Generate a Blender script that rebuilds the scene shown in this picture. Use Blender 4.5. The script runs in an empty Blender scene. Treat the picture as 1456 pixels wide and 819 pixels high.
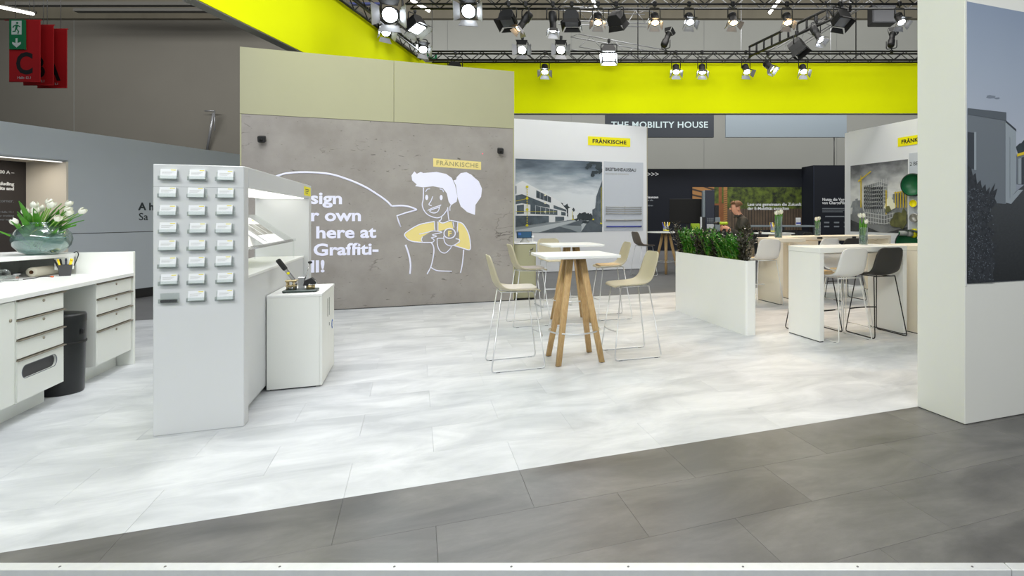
import bpy, bmesh, math, random
from mathutils import Vector, Matrix
random.seed(7)
S = bpy.context.scene
COL = S.collection
# ------------------------------------------------------------------ frames
# World axes follow the stand's walls: x along the back walls, y away from the aisle.
# The hall, its trusses and the hanging yellow band are turned by TH against the stand.
TH = math.radians(20.973)
CT, ST = math.cos(TH), math.sin(TH)
def hall(x, d, z=0.0):
    return Vector((x*CT + d*ST, -x*ST + d*CT, z))
HALL = Matrix.Rotation(-TH, 4, 'Z')
def lin(c):
    c = c/255.0
    return c/12.92 if c <= 0.04045 else ((c+0.055)/1.055)**2.4
def L3(r, g, b): return (lin(r), lin(g), lin(b), 1.0)
# ------------------------------------------------------------------ camera
cam = bpy.data.cameras.new('camera'); cam_o = bpy.data.objects.new('camera', cam); COL.objects.link(cam_o)
cam_o.location = (0, 0, 1.5); cam_o.rotation_euler = (math.radians(90), 0, -TH)
cam.sensor_fit = 'HORIZONTAL'; cam.sensor_width = 36.0; cam.lens = 805/1456*36.0
cam.shift_x = -172/1456; cam.shift_y = -101.5/1456
cam.clip_start = 0.05; cam.clip_end = 200
S.camera = cam_o
# ------------------------------------------------------------------ world, lights, exposure
W = bpy.data.worlds.new('hall_air'); S.world = W; W.use_nodes = True
W.node_tree.nodes['Background'].inputs[0].default_value = (0.86, 0.93, 1.0, 1)
W.node_tree.nodes['Background'].inputs[1].default_value = 0.35
S.view_settings.view_transform = 'Standard'; S.view_settings.look = 'None'
S.view_settings.gamma = 1.0; S.view_settings.use_curve_mapping = False
S.view_settings.exposure = 0.0
def area_light(name, loc, target, sx, sy, power, col):
    l = bpy.data.lights.new(name, 'AREA'); l.shape = 'RECTANGLE'; l.size = sx; l.size_y = sy
    l.energy = power; l.color = col
    o = bpy.data.objects.new(name, l); COL.objects.link(o); o.location = loc
    o.rotation_euler = (Vector(target)-Vector(loc)).to_track_quat('-Z', 'Y').to_euler()
    return o
area_light('hall_luminaire_bank', hall(-0.5, 5.5, 10.5), hall(-0.5, 5.6, 0), 9, 6, 268, (0.92, 0.96, 1.0))
area_light('hall_luminaire_bank_far', hall(3, 14, 11.0), hall(3, 14.2, 0), 10, 6, 740, (1.0, 0.97, 0.92))
area_light('back_wall_fill', hall(-6, 20.5, 11.4), hall(-6, 32, 6.5), 56, 1.5, 4700, (0.97, 0.98, 1.0))  # added unseen fill that brightens the hall's back wall
area_light('grey_wall_fill', hall(-4.3, 7.0, 9.0), hall(-9.2, 8.0, 1.4), 1.5, 7, 190, (0.92, 0.96, 1.0))  # added fill, aimed over the band to lift the grey booth wall
area_light('band_fill', hall(3.0, 11.6, 6.0), hall(3.0, 16.0, 5.0), 9, 0.3, 115, (1.0, 1.0, 0.97))  # unseen fill added to brighten the rear run of the yellow band
area_light('front_fill', hall(-2.0, -3.0, 6.3), hall(-2.0, 8.0, 2.0), 8, 0.8, 545, (0.95, 0.98, 1.0))  # added fill from behind the camera for upright faces; no truss there
area_light('counter_fill', hall(-3.6, 4.4, 6.0), hall(-4.9, 4.8, 0.8), 1.5, 1.5, 135, (0.96, 0.98, 1.0))  # added overhead fill for the worktop and drawer fronts
area_light('band_fill_left', hall(-2.8, 9.5, 6.2), hall(-5.86, 9.5, 5.2), 5, 0.3, 14, (1.0, 1.0, 0.97))  # fill added for the band's left run, no fixture built
area_light('far_booth_fill', hall(4.0, 20.5, 8.5), hall(4.0, 25.0, 4.0), 9, 0.5, 95, (1.0, 1.0, 1.0))  # fill added to lift the banner and booth at the back
area_light('front_fill_right', hall(4.5, -2.0, 6.3), hall(3.0, 9.0, 2.0), 5, 0.8, 185, (1.0, 0.97, 0.92))  # right-hand part of the added front fill, no fixture built

# ------------------------------------------------------------------ materials
def mat(name, rgb, rough=0.5, metal=0.0, var=0.0, scale=6.0, stretch=(1, 1, 1), bump=0.0, bscale=60.0, emit=0.0, spec=0.5, coord='pos', tilevar=0.0, rgb2=None, detail=6.0):
    m = bpy.data.materials.new(name); m.use_nodes = True
    nt = m.node_tree; N = nt.nodes; K = nt.links; p = N['Principled BSDF']
    base = L3(*rgb)
    p.inputs['Base Color'].default_value = base; p.inputs['Roughness'].default_value = rough
    p.inputs['Metallic'].default_value = metal; p.inputs['Specular IOR Level'].default_value = spec
    if emit:
        p.inputs['Emission Color'].default_value = base; p.inputs['Emission Strength'].default_value = emit
    if var or bump or tilevar or rgb2:
        if coord == 'pos':
            g = N.new('ShaderNodeNewGeometry'); vec = g.outputs['Position']
        else:
            g = N.new('ShaderNodeTexCoord'); vec = g.outputs['Object']
        mp = N.new('ShaderNodeMapping'); mp.inputs['Scale'].default_value = stretch; K.new(vec, mp.inputs[0])
        if var or tilevar or rgb2:
            nz = N.new('ShaderNodeTexNoise'); nz.inputs['Scale'].default_value = scale; nz.inputs['Detail'].default_value = detail
            nz.inputs['Roughness'].default_value = 0.62; K.new(mp.outputs[0], nz.inputs['Vector'])
            if rgb2:
                mx = N.new('ShaderNodeMix'); mx.data_type = 'RGBA'
                rp = N.new('ShaderNodeMapRange'); rp.inputs[1].default_value = 0.35; rp.inputs[2].default_value = 0.65
                K.new(nz.outputs[0], rp.inputs[0]); K.new(rp.outputs[0], mx.inputs[0])
                mx.inputs[6].default_value = base; mx.inputs[7].default_value = L3(*rgb2); col = mx.outputs[2]
                K.new(col, p.inputs['Base Color'])
            if var or tilevar:
                mr = N.new('ShaderNodeMapRange'); mr.inputs[1].default_value = 0.3; mr.inputs[2].default_value = 0.7
                mr.inputs[3].default_value = 1-var; mr.inputs[4].default_value = 1+var*0.6; K.new(nz.outputs[0], mr.inputs[0])
                val = mr.outputs[0]
                if tilevar:
                    oi = N.new('ShaderNodeObjectInfo'); m2 = N.new('ShaderNodeMapRange')
                    m2.inputs[3].default_value = 1-tilevar; m2.inputs[4].default_value = 1+tilevar; K.new(oi.outputs['Random'], m2.inputs[0])
                    mm = N.new('ShaderNodeMath'); mm.operation = 'MULTIPLY'; K.new(val, mm.inputs[0]); K.new(m2.outputs[0], mm.inputs[1]); val = mm.outputs[0]
                hs = N.new('ShaderNodeHueSaturation')
                if rgb2: K.new(col, hs.inputs['Color'])
                else: hs.inputs['Color'].default_value = base
                K.new(val, hs.inputs['Value']); K.new(hs.outputs[0], p.inputs['Base Color'])
        if bump:
            n2 = N.new('ShaderNodeTexNoise'); n2.inputs['Scale'].default_value = bscale; n2.inputs['Detail'].default_value = 4
            K.new(mp.outputs[0], n2.inputs['Vector']); b = N.new('ShaderNodeBump'); b.inputs['Strength'].default_value = bump
            b.inputs['Distance'].default_value = 0.01; K.new(n2.outputs[0], b.inputs['Height']); K.new(b.outputs[0], p.inputs['Normal'])
    return m
def clear(name, tint=(255, 255, 255), gloss=0.06, trans=0.9):
    m = bpy.data.materials.new(name); m.use_nodes = True; nt = m.node_tree; N = nt.nodes; K = nt.links
    N.remove(N['Principled BSDF']); out = N['Material Output']
    t = N.new('ShaderNodeBsdfTransparent'); t.inputs[0].default_value = L3(*tint)
    g = N.new('ShaderNodeBsdfGlossy'); g.inputs['Roughness'].default_value = 0.05
    d = N.new('ShaderNodeBsdfDiffuse'); d.inputs[0].default_value = L3(*tint)
    lw = N.new('ShaderNodeLayerWeight'); lw.inputs[0].default_value = 0.35
    mr = N.new('ShaderNodeMapRange'); mr.inputs[3].default_value = gloss; mr.inputs[4].default_value = 0.75; K.new(lw.outputs['Facing'], mr.inputs[0])
    m1 = N.new('ShaderNodeMixShader'); m1.inputs[0].default_value = 1-trans; K.new(t.outputs[0], m1.inputs[1]); K.new(d.outputs[0], m1.inputs[2])
    m2 = N.new('ShaderNodeMixShader'); K.new(mr.outputs[0], m2.inputs[0]); K.new(m1.outputs[0], m2.inputs[1]); K.new(g.outputs[0], m2.inputs[2])
    K.new(m2.outputs[0], out.inputs[0]); return m
def grad(name, stops, axis=2, noise=0.0, scale=2.0, stretch=(1, 1, 1), rough=0.5):
    """printed picture area: colours blended over the print's own height, with a cloudy noise"""
    m = bpy.data.materials.new(name); m.use_nodes = True; nt = m.node_tree; N = nt.nodes; K = nt.links; p = N['Principled BSDF']
    p.inputs['Roughness'].default_value = rough
    tc = N.new('ShaderNodeTexCoord'); sp = N.new('ShaderNodeSeparateXYZ'); K.new(tc.outputs['Generated'], sp.inputs[0])
    val = sp.outputs[axis]
    if noise:
        mp = N.new('ShaderNodeMapping'); mp.inputs['Scale'].default_value = stretch; K.new(tc.outputs['Generated'], mp.inputs[0])
        nz = N.new('ShaderNodeTexNoise'); nz.inputs['Scale'].default_value = scale; nz.inputs['Detail'].default_value = 6; K.new(mp.outputs[0], nz.inputs['Vector'])
        a = N.new('ShaderNodeMath'); a.operation = 'MULTIPLY_ADD'; a.inputs[1].default_value = noise; K.new(nz.outputs[0], a.inputs[0]); K.new(val, a.inputs[2])
        b = N.new('ShaderNodeMath'); b.operation = 'SUBTRACT'; b.inputs[1].default_value = noise*0.5; K.new(a.outputs[0], b.inputs[0]); val = b.outputs[0]
    cr = N.new('ShaderNodeValToRGB'); e = cr.color_ramp.elements
    e[0].position = stops[0][0]; e[0].color = L3(*stops[0][1]); e[1].position = stops[-1][0]; e[1].color = L3(*stops[-1][1])
    for q, c in stops[1:-1]:
        n = e.new(q); n.color = L3(*c)
    K.new(val, cr.inputs[0]); K.new(cr.outputs[0], p.inputs['Base Color']); return m

def floor_mat(name, light, dark, s, tv, rough, speck):
    m = bpy.data.materials.new(name); m.use_nodes = True; nt = m.node_tree; N = nt.nodes; K = nt.links; p = N['Principled BSDF']
    g = N.new('ShaderNodeNewGeometry'); oi = N.new('ShaderNodeObjectInfo')
    mp = N.new('ShaderNodeMapping'); mp.inputs['Scale'].default_value = (0.55, 1.25, 1); K.new(g.outputs['Position'], mp.inputs[0])
    ad = N.new('ShaderNodeVectorMath'); ad.operation = 'ADD'; K.new(mp.outputs[0], ad.inputs[0])
    cb = N.new('ShaderNodeCombineXYZ'); mu = N.new('ShaderNodeMath'); mu.operation = 'MULTIPLY'; mu.inputs[1].default_value = 0.25
    K.new(oi.outputs['Random'], mu.inputs[0]); K.new(mu.outputs[0], cb.inputs[2]); K.new(cb.outputs[0], ad.inputs[1])
    n1 = N.new('ShaderNodeTexNoise'); n1.inputs['Scale'].default_value = s; n1.inputs['Detail'].default_value = 8; n1.inputs['Roughness'].default_value = 0.6
    n1.inputs['Distortion'].default_value = 0.6; K.new(ad.outputs[0], n1.inputs['Vector'])
    n2 = N.new('ShaderNodeTexNoise'); n2.inputs['Scale'].default_value = s*9; n2.inputs['Detail'].default_value = 8; n2.inputs['Roughness'].default_value = 0.75; K.new(ad.outputs[0], n2.inputs['Vector'])
    cr = N.new('ShaderNodeMapRange'); cr.inputs[1].default_value = 0.36; cr.inputs[2].default_value = 0.66; K.new(n1.outputs[0], cr.inputs[0])
    mx = N.new('ShaderNodeMix'); mx.data_type = 'RGBA'; mx.inputs[6].default_value = L3(*dark); mx.inputs[7].default_value = L3(*light); K.new(cr.outputs[0], mx.inputs[0])
    sr = N.new('ShaderNodeMapRange'); sr.inputs[1].default_value = 0.35; sr.inputs[2].default_value = 0.7; sr.inputs[3].default_value = 1-speck; sr.inputs[4].default_value = 1+speck; K.new(n2.outputs[0], sr.inputs[0])
    tr = N.new('ShaderNodeMapRange'); tr.inputs[3].default_value = 1-tv; tr.inputs[4].default_value = 1+tv; K.new(oi.outputs['Random'], tr.inputs[0])
    mm = N.new('ShaderNodeMath'); mm.operation = 'MULTIPLY'; K.new(sr.outputs[0], mm.inputs[0]); K.new(tr.outputs[0], mm.inputs[1])
    hs = N.new('ShaderNodeHueSaturation'); K.new(mx.outputs[2], hs.inputs['Color']); K.new(mm.outputs[0], hs.inputs['Value']); K.new(hs.outputs[0], p.inputs['Base Color'])
    rr = N.new('ShaderNodeMapRange'); rr.inputs[3].default_value = rough-0.08; rr.inputs[4].default_value = rough+0.08; K.new(n2.outputs[0], rr.inputs[0]); K.new(rr.outputs[0], p.inputs['Roughness'])
    bp = N.new('ShaderNodeBump'); bp.inputs['Strength'].default_value = 0.08; bp.inputs['Distance'].default_value = 0.004; K.new(n2.outputs[0], bp.inputs['Height']); K.new(bp.outputs[0], p.inputs['Normal'])
    return m

def concrete_mat():
    m = bpy.data.materials.new('raw_concrete'); m.use_nodes = True; nt = m.node_tree; N = nt.nodes; K = nt.links; p = N['Principled BSDF']
    g = N.new('ShaderNodeNewGeometry')
    n1 = N.new('ShaderNodeTexNoise'); n1.inputs['Scale'].default_value = 1.1; n1.inputs['Detail'].default_value = 9; n1.inputs['Roughness'].default_value = 0.65; K.new(g.outputs['Position'], n1.inputs['Vector'])
    cr = N.new('ShaderNodeValToRGB'); e = cr.color_ramp.elements
    e[0].position = 0.32; e[0].color = L3(139, 133, 127); e[1].position = 0.7; e[1].color = L3(163, 158, 152); K.new(n1.outputs[0], cr.inputs[0])
    mp = N.new('ShaderNodeMapping'); mp.inputs['Scale'].default_value = (0.8, 1, 2.2); mp.inputs['Rotation'].default_value = (0, 0.7, 0); K.new(g.outputs['Position'], mp.inputs[0])
    n2 = N.new('ShaderNodeTexNoise'); n2.inputs['Scale'].default_value = 4.3; n2.inputs['Detail'].default_value = 7; n2.inputs['Distortion'].default_value = 2.2; K.new(mp.outputs[0], n2.inputs['Vector'])
    pit = N.new('ShaderNodeMapRange'); pit.inputs[1].default_value = 0.675; pit.inputs[2].default_value = 0.74; K.new(n2.outputs[0], pit.inputs[0])
    n3 = N.new('ShaderNodeTexNoise'); n3.inputs['Scale'].default_value = 26; n3.inputs['Detail'].default_value = 3; K.new(mp.outputs[0], n3.inputs['Vector'])
    pit2 = N.new('ShaderNodeMapRange'); pit2.inputs[1].default_value = 0.71; pit2.inputs[2].default_value = 0.75; K.new(n3.outputs[0], pit2.inputs[0])
    wn = N.new('ShaderNodeTexNoise'); wn.inputs['Scale'].default_value = 3.0; wn.inputs['Detail'].default_value = 5; K.new(mp.outputs[0], wn.inputs['Vector'])
    wa = N.new('ShaderNodeVectorMath'); wa.operation = 'MULTIPLY_ADD'; wa.inputs[1].default_value = (0.5, 0.5, 0.5); K.new(wn.outputs['Color'], wa.inputs[0]); K.new(mp.outputs[0], wa.inputs[2])
    vo = N.new('ShaderNodeTexVoronoi'); vo.feature = 'DISTANCE_TO_EDGE'; vo.inputs['Scale'].default_value = 2.3; K.new(wa.outputs[0], vo.inputs['Vector'])
    ck = N.new('ShaderNodeMapRange'); ck.inputs[1].default_value = 0.004; ck.inputs[2].default_value = 0.022; ck.inputs[3].default_value = 1; ck.inputs[4].default_value = 0; K.new(vo.outputs['Distance'], ck.inputs[0])
    nm = N.new('ShaderNodeTexNoise'); nm.inputs['Scale'].default_value = 1.7; nm.inputs['Detail'].default_value = 4; K.new(g.outputs['Position'], nm.inputs['Vector'])
    mk = N.new('ShaderNodeMapRange'); mk.inputs[1].default_value = 0.60; mk.inputs[2].default_value = 0.72; K.new(nm.outputs[0], mk.inputs[0])
    cm = N.new('ShaderNodeMath'); cm.operation = 'MULTIPLY'; K.new(ck.outputs[0], cm.inputs[0]); K.new(mk.outputs[0], cm.inputs[1])
    mx0 = N.new('ShaderNodeMath'); mx0.operation = 'MAXIMUM'; K.new(pit.outputs[0], mx0.inputs[0]); K.new(cm.outputs[0], mx0.inputs[1])
    mxp = N.new('ShaderNodeMath'); mxp.operation = 'MAXIMUM'; K.new(mx0.outputs[0], mxp.inputs[0]); K.new(pit2.outputs[0], mxp.inputs[1])
    mx = N.new('ShaderNodeMix'); mx.data_type = 'RGBA'; K.new(mxp.outputs[0], mx.inputs[0]); K.new(cr.outputs[0], mx.inputs[6]); mx.inputs[7].default_value = L3(104, 98, 92)
    K.new(mx.outputs[2], p.inputs['Base Color']); p.inputs['Roughness'].default_value = 0.8
    iv = N.new('ShaderNodeMath'); iv.operation = 'SUBTRACT'; iv.inputs[0].default_value = 1; K.new(mxp.outputs[0], iv.inputs[1])
    bp = N.new('ShaderNodeBump'); bp.inputs['Strength'].default_value = 0.5; bp.inputs['Distance'].default_value = 0.01; K.new(iv.outputs[0], bp.inputs['Height']); K.new(bp.outputs[0], p.inputs['Normal'])
    return m

M = dict(
 light_floor=floor_mat('pale_vinyl_tile', (222, 224, 226), (187, 190, 193), 2.5, 0.006, 0.42, 0.025),
 dark_floor=floor_mat('grey_vinyl_tile', (118, 116, 113), (81, 80, 79), 1.9, 0.035, 0.34, 0.10),
 subfloor=mat('grey_subfloor', (108, 108, 110), 0.5, var=0.12, scale=2.0),
 carpet=mat('hall_carpet', (112, 120, 122), 0.95, var=0.1, scale=30, bump=0.4, bscale=300),
 alu=mat('brushed_aluminium', (225, 226, 226), 0.42, 0.25, var=0.05, scale=20),
 screw=mat('screw_steel', (120, 120, 120), 0.4, 0.8),
 concrete=concrete_mat(),
 beige=mat('beige_paint', (168, 166, 134), 0.6, var=0.02, scale=1.5),
 white=mat('white_laminate', (240, 241, 238), 0.42, var=0.012, scale=2.0),
 pillar=mat('pillar_white_board', (228, 229, 223), 0.45, var=0.012, scale=1.5),
 white2=mat('white_tower_board', (212, 214, 214), 0.38, var=0.015, scale=1.2),
 offwhite=mat('white_cabinet_board', (238, 240, 234), 0.4, var=0.012, scale=3),
 cream=mat('warm_lit_white_laminate', (240, 232, 214), 0.4, var=0.012, scale=3),  # white laminate with the warm lamplight tinted into its colour
 boothwhite=mat('booth_wall_white', (240, 242, 245), 0.5, var=0.012, scale=1.0),
 paneltint=mat('pale_blue_grey_panel', (206, 212, 221), 0.5, var=0.015, scale=2),
 edge=mat('beige_edge', (176, 170, 150), 0.5),
 greywall=mat('grey_booth_wall', (184, 191, 198), 0.55, var=0.03, scale=0.8),
 nichebeige=mat('warm_grey_niche', (214, 206, 192), 0.6, var=0.02, scale=1.5),
 darkpanel=mat('anthracite_panel', (52, 47, 47), 0.5, var=0.04, scale=3),
 skirting=mat('black_skirting', (34, 34, 35), 0.5),
 yellow=mat('yellow_stretch_fabric', (232, 240, 6), 0.9, var=0.02, scale=0.5, spec=0.1),
 soffit=mat('grey_band_underside', (128, 128, 122), 0.6),
 hallwall=mat('hall_wall_panel', (140, 140, 132), 0.8, var=0.04, scale=0.25),
 hallwall_l=mat('hall_wall_panel_darker', (104, 100, 90), 0.8, var=0.06, scale=0.25),  # darker base tone than the rest of the hall wall
 hallband=mat('hall_upper_cladding', (104, 98, 82), 0.8, var=0.12, scale=0.4, stretch=(3, 3, 0.3)),
 hallceil=mat('hall_ceiling', (70, 68, 62), 0.9),
 black=mat('black_powder_coat', (26, 26, 28), 0.5, var=0.1, scale=12),
 truss=mat('black_truss_tube', (38, 38, 38), 0.5, 0.3),
 silver=mat('silver_truss_tube', (150, 150, 150), 0.4, 0.6),
 lampgrey=mat('lamp_housing', (34, 34, 35), 0.45, 0.2),
 litflap=mat('lit_lamp_flap', (150, 150, 152), 0.35, 0.6),
 chrome=mat('chrome_wire', (222, 224, 226), 0.38, 0.75),
 whitewire=mat('white_wire', (225, 225, 222), 0.4),
 blackwire=mat('black_wire', (24, 24, 25), 0.45),
 shell_beige=mat('beige_shell_plastic', (186, 178, 152), 0.55, var=0.01, scale=8),
 shell_white=mat('white_shell_plastic', (226, 226, 224), 0.5, var=0.01, scale=8),
 shell_black=mat('black_shell_plastic', (46, 45, 43), 0.55),
 shell_brown=mat('taupe_shell_plastic', (120, 110, 98), 0.55),
 pad=mat('pale_felt_pad', (206, 200, 188), 0.9, bump=0.3, bscale=400, coord='obj'),
 padgrey=mat('grey_felt_pad', (168, 160, 154), 0.9, bump=0.3, bscale=400, coord='obj'),
 padtan=mat('tan_felt_pad', (205, 180, 140), 0.9, bump=0.3, bscale=400, coord='obj'),
 oak=mat('oiled_oak', (204, 172, 122), 0.5, rgb2=(184, 148, 98), scale=14, stretch=(6, 6, 0.35), coord='obj', detail=4),
 tabletop=mat('white_table_top', (236, 237, 235), 0.35),
 bin=mat('black_bin_plastic', (32, 34, 35), 0.32, var=0.1, scale=10),
 pull=mat('bronze_grey_pull', (150, 142, 126), 0.4, 0.5),
 gap=mat('dark_joint', (60, 60, 58), 0.8),
 lock=mat('nickel_lock', (176, 168, 150), 0.35, 0.7),
 acrylic=clear('clear_acrylic', (253, 255, 254), 0.03, 0.975),
 glass=clear('vase_glass', (240, 246, 244), 0.05, 0.95),
 glassgreen=clear('tinted_vase_glass', (206, 232, 228), 0.08, 0.88),
 water=clear('vase_water', (168, 212, 208), 0.03, 0.84),
 pebble=mat('white_pebble', (214, 214, 208), 0.6),
 stem=mat('tulip_stem', (134, 176, 78), 0.5),
 leaf=mat('tulip_leaf', (84, 150, 44), 0.45, var=0.2, scale=30, coord='obj'),
 tulip=mat('white_tulip_petal', (240, 240, 226), 0.5),
 zgreen=mat('glossy_green_leaf', (58, 122, 30), 0.3, var=0.35, scale=25, coord='obj'),
 zstem=mat('green_plant_stem', (104, 138, 44), 0.45),
 zdark=mat('dark_purple_leaf', (52, 50, 36), 0.3, var=0.4, scale=25, coord='obj'),
 soil=mat('potting_soil', (54, 42, 34), 0.95, var=0.3, scale=60),
 yellowtag=mat('yellow_print', (236, 222, 20), 0.5),
 logoyellow=mat('logo_yellow', (252, 242, 0), 0.5),
 sand=mat('painted_yellow_projection', (232, 214, 138), 0.7),
 projwhite=mat('painted_white_projection', (236, 236, 255), 0.7),  # projected light given as a pale base colour
 projgrey=mat('grey_lettering', (160, 150, 108), 0.7),
 ink=mat('black_ink', (24, 24, 26), 0.5),
 inkgrey=mat('grey_ink', (118, 124, 130), 0.6),
 inkdark=mat('charcoal_ink', (44, 52, 56), 0.6),
 inkwhite=mat('white_ink', (226, 228, 230), 0.6),
 bluecable=mat('blue_cable', (74, 86, 176), 0.45),
 greycable=mat('pale_cable', (172, 172, 168), 0.5),
 navy=mat('navy_booth_wall', (20, 24, 33), 0.7, spec=0.3, var=0.08, scale=1.0),
 navy2=mat('navy_column', (40, 46, 64), 0.45),
 signgrey=mat('anthracite_sign', (48, 53, 60), 0.5),
 signtext=mat('pale_cyan_lettering', (196, 212, 214), 0.5),
 greybanner=mat('blue_grey_banner', (138, 149, 156), 0.6),
 screen=mat('dark_screen', (18, 17, 16), 0.5, spec=0.3),
 tablet=mat('tablet_screen', (44, 66, 86), 0.2),
 lime=mat('lime_plastic', (170, 200, 30), 0.5),
 red=mat('red_hanging_banner', (196, 22, 30), 0.7, var=0.03, scale=2),
 exitgreen=mat('exit_green', (10, 128, 78), 0.5),
 exitwhite=mat('exit_white', (232, 240, 234), 0.5),
 metalgold=mat('gold_plated_steel', (200, 182, 140), 0.3, 0.9),
 steel=mat('polished_steel', (205, 205, 205), 0.25, 0.9),
 baseplate=mat('green_black_base', (56, 70, 66), 0.35),
 rubber=mat('black_rubber_grip', (28, 28, 28), 0.6),
 paperroll=mat('paper_roll', (240, 234, 214), 0.8),
 cardboard=mat('cardboard_core', (112, 78, 50), 0.9),
 cup=mat('dark_grey_cup', (66, 66, 68), 0.5),
 cupgrey=mat('pale_grey_cup', (168, 170, 166), 0.5),
 yellowpen=mat('yellow_pen', (250, 214, 20), 0.4),
 card=mat('white_card', (238, 240, 242), 0.5),
 brochure=mat('brochure_photo', (58, 56, 38), 0.4, rgb2=(150, 150, 142), scale=16),
 bluedot=mat('blue_sticker', (52, 104, 186), 0.5),
 pipegreen=mat('green_pipe', (18, 104, 60), 0.35, var=0.1, scale=9),
 pipedark=mat('pipe_rim', (34, 50, 42), 0.5),
 brass=mat('pipe_fitting', (190, 188, 180), 0.35, 0.6),
 skin=mat('skin', (206, 150, 124), 0.55),
 hair=mat('short_hair', (110, 78, 52), 0.7, var=0.2, scale=80),
 jacket=mat('dark_jacket', (56, 54, 48), 0.85, var=0.15, scale=14),
 trousers=mat('grey_trousers', (112, 106, 92), 0.85, var=0.1, scale=14),
 shoe=mat('dark_shoe', (30, 28, 27), 0.5),
)
def glow(name, col, strength):
    m = bpy.data.materials.new(name); m.use_nodes = True; p = m.node_tree.nodes['Principled BSDF']
    p.inputs['Base Color'].default_value = (1, 1, 1, 1); p.inputs['Emission Color'].default_value = col; p.inputs['Emission Strength'].default_value = strength
    return m
M['lens_cool'] = glow('cool_lens', (0.86, 0.93, 1, 1), 30)
M['lens_warm'] = glow('warm_lens', (1, 0.66, 0.32, 1), 30)
M['lens_off'] = mat('unlit_lens', (120, 124, 130), 0.1)
M['tube_light'] = glow('linear_luminaire', (1, 0.98, 0.92, 1), 6)
M['strip_light'] = glow('niche_light', (1, 0.97, 0.9, 1), 1.6)

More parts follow.
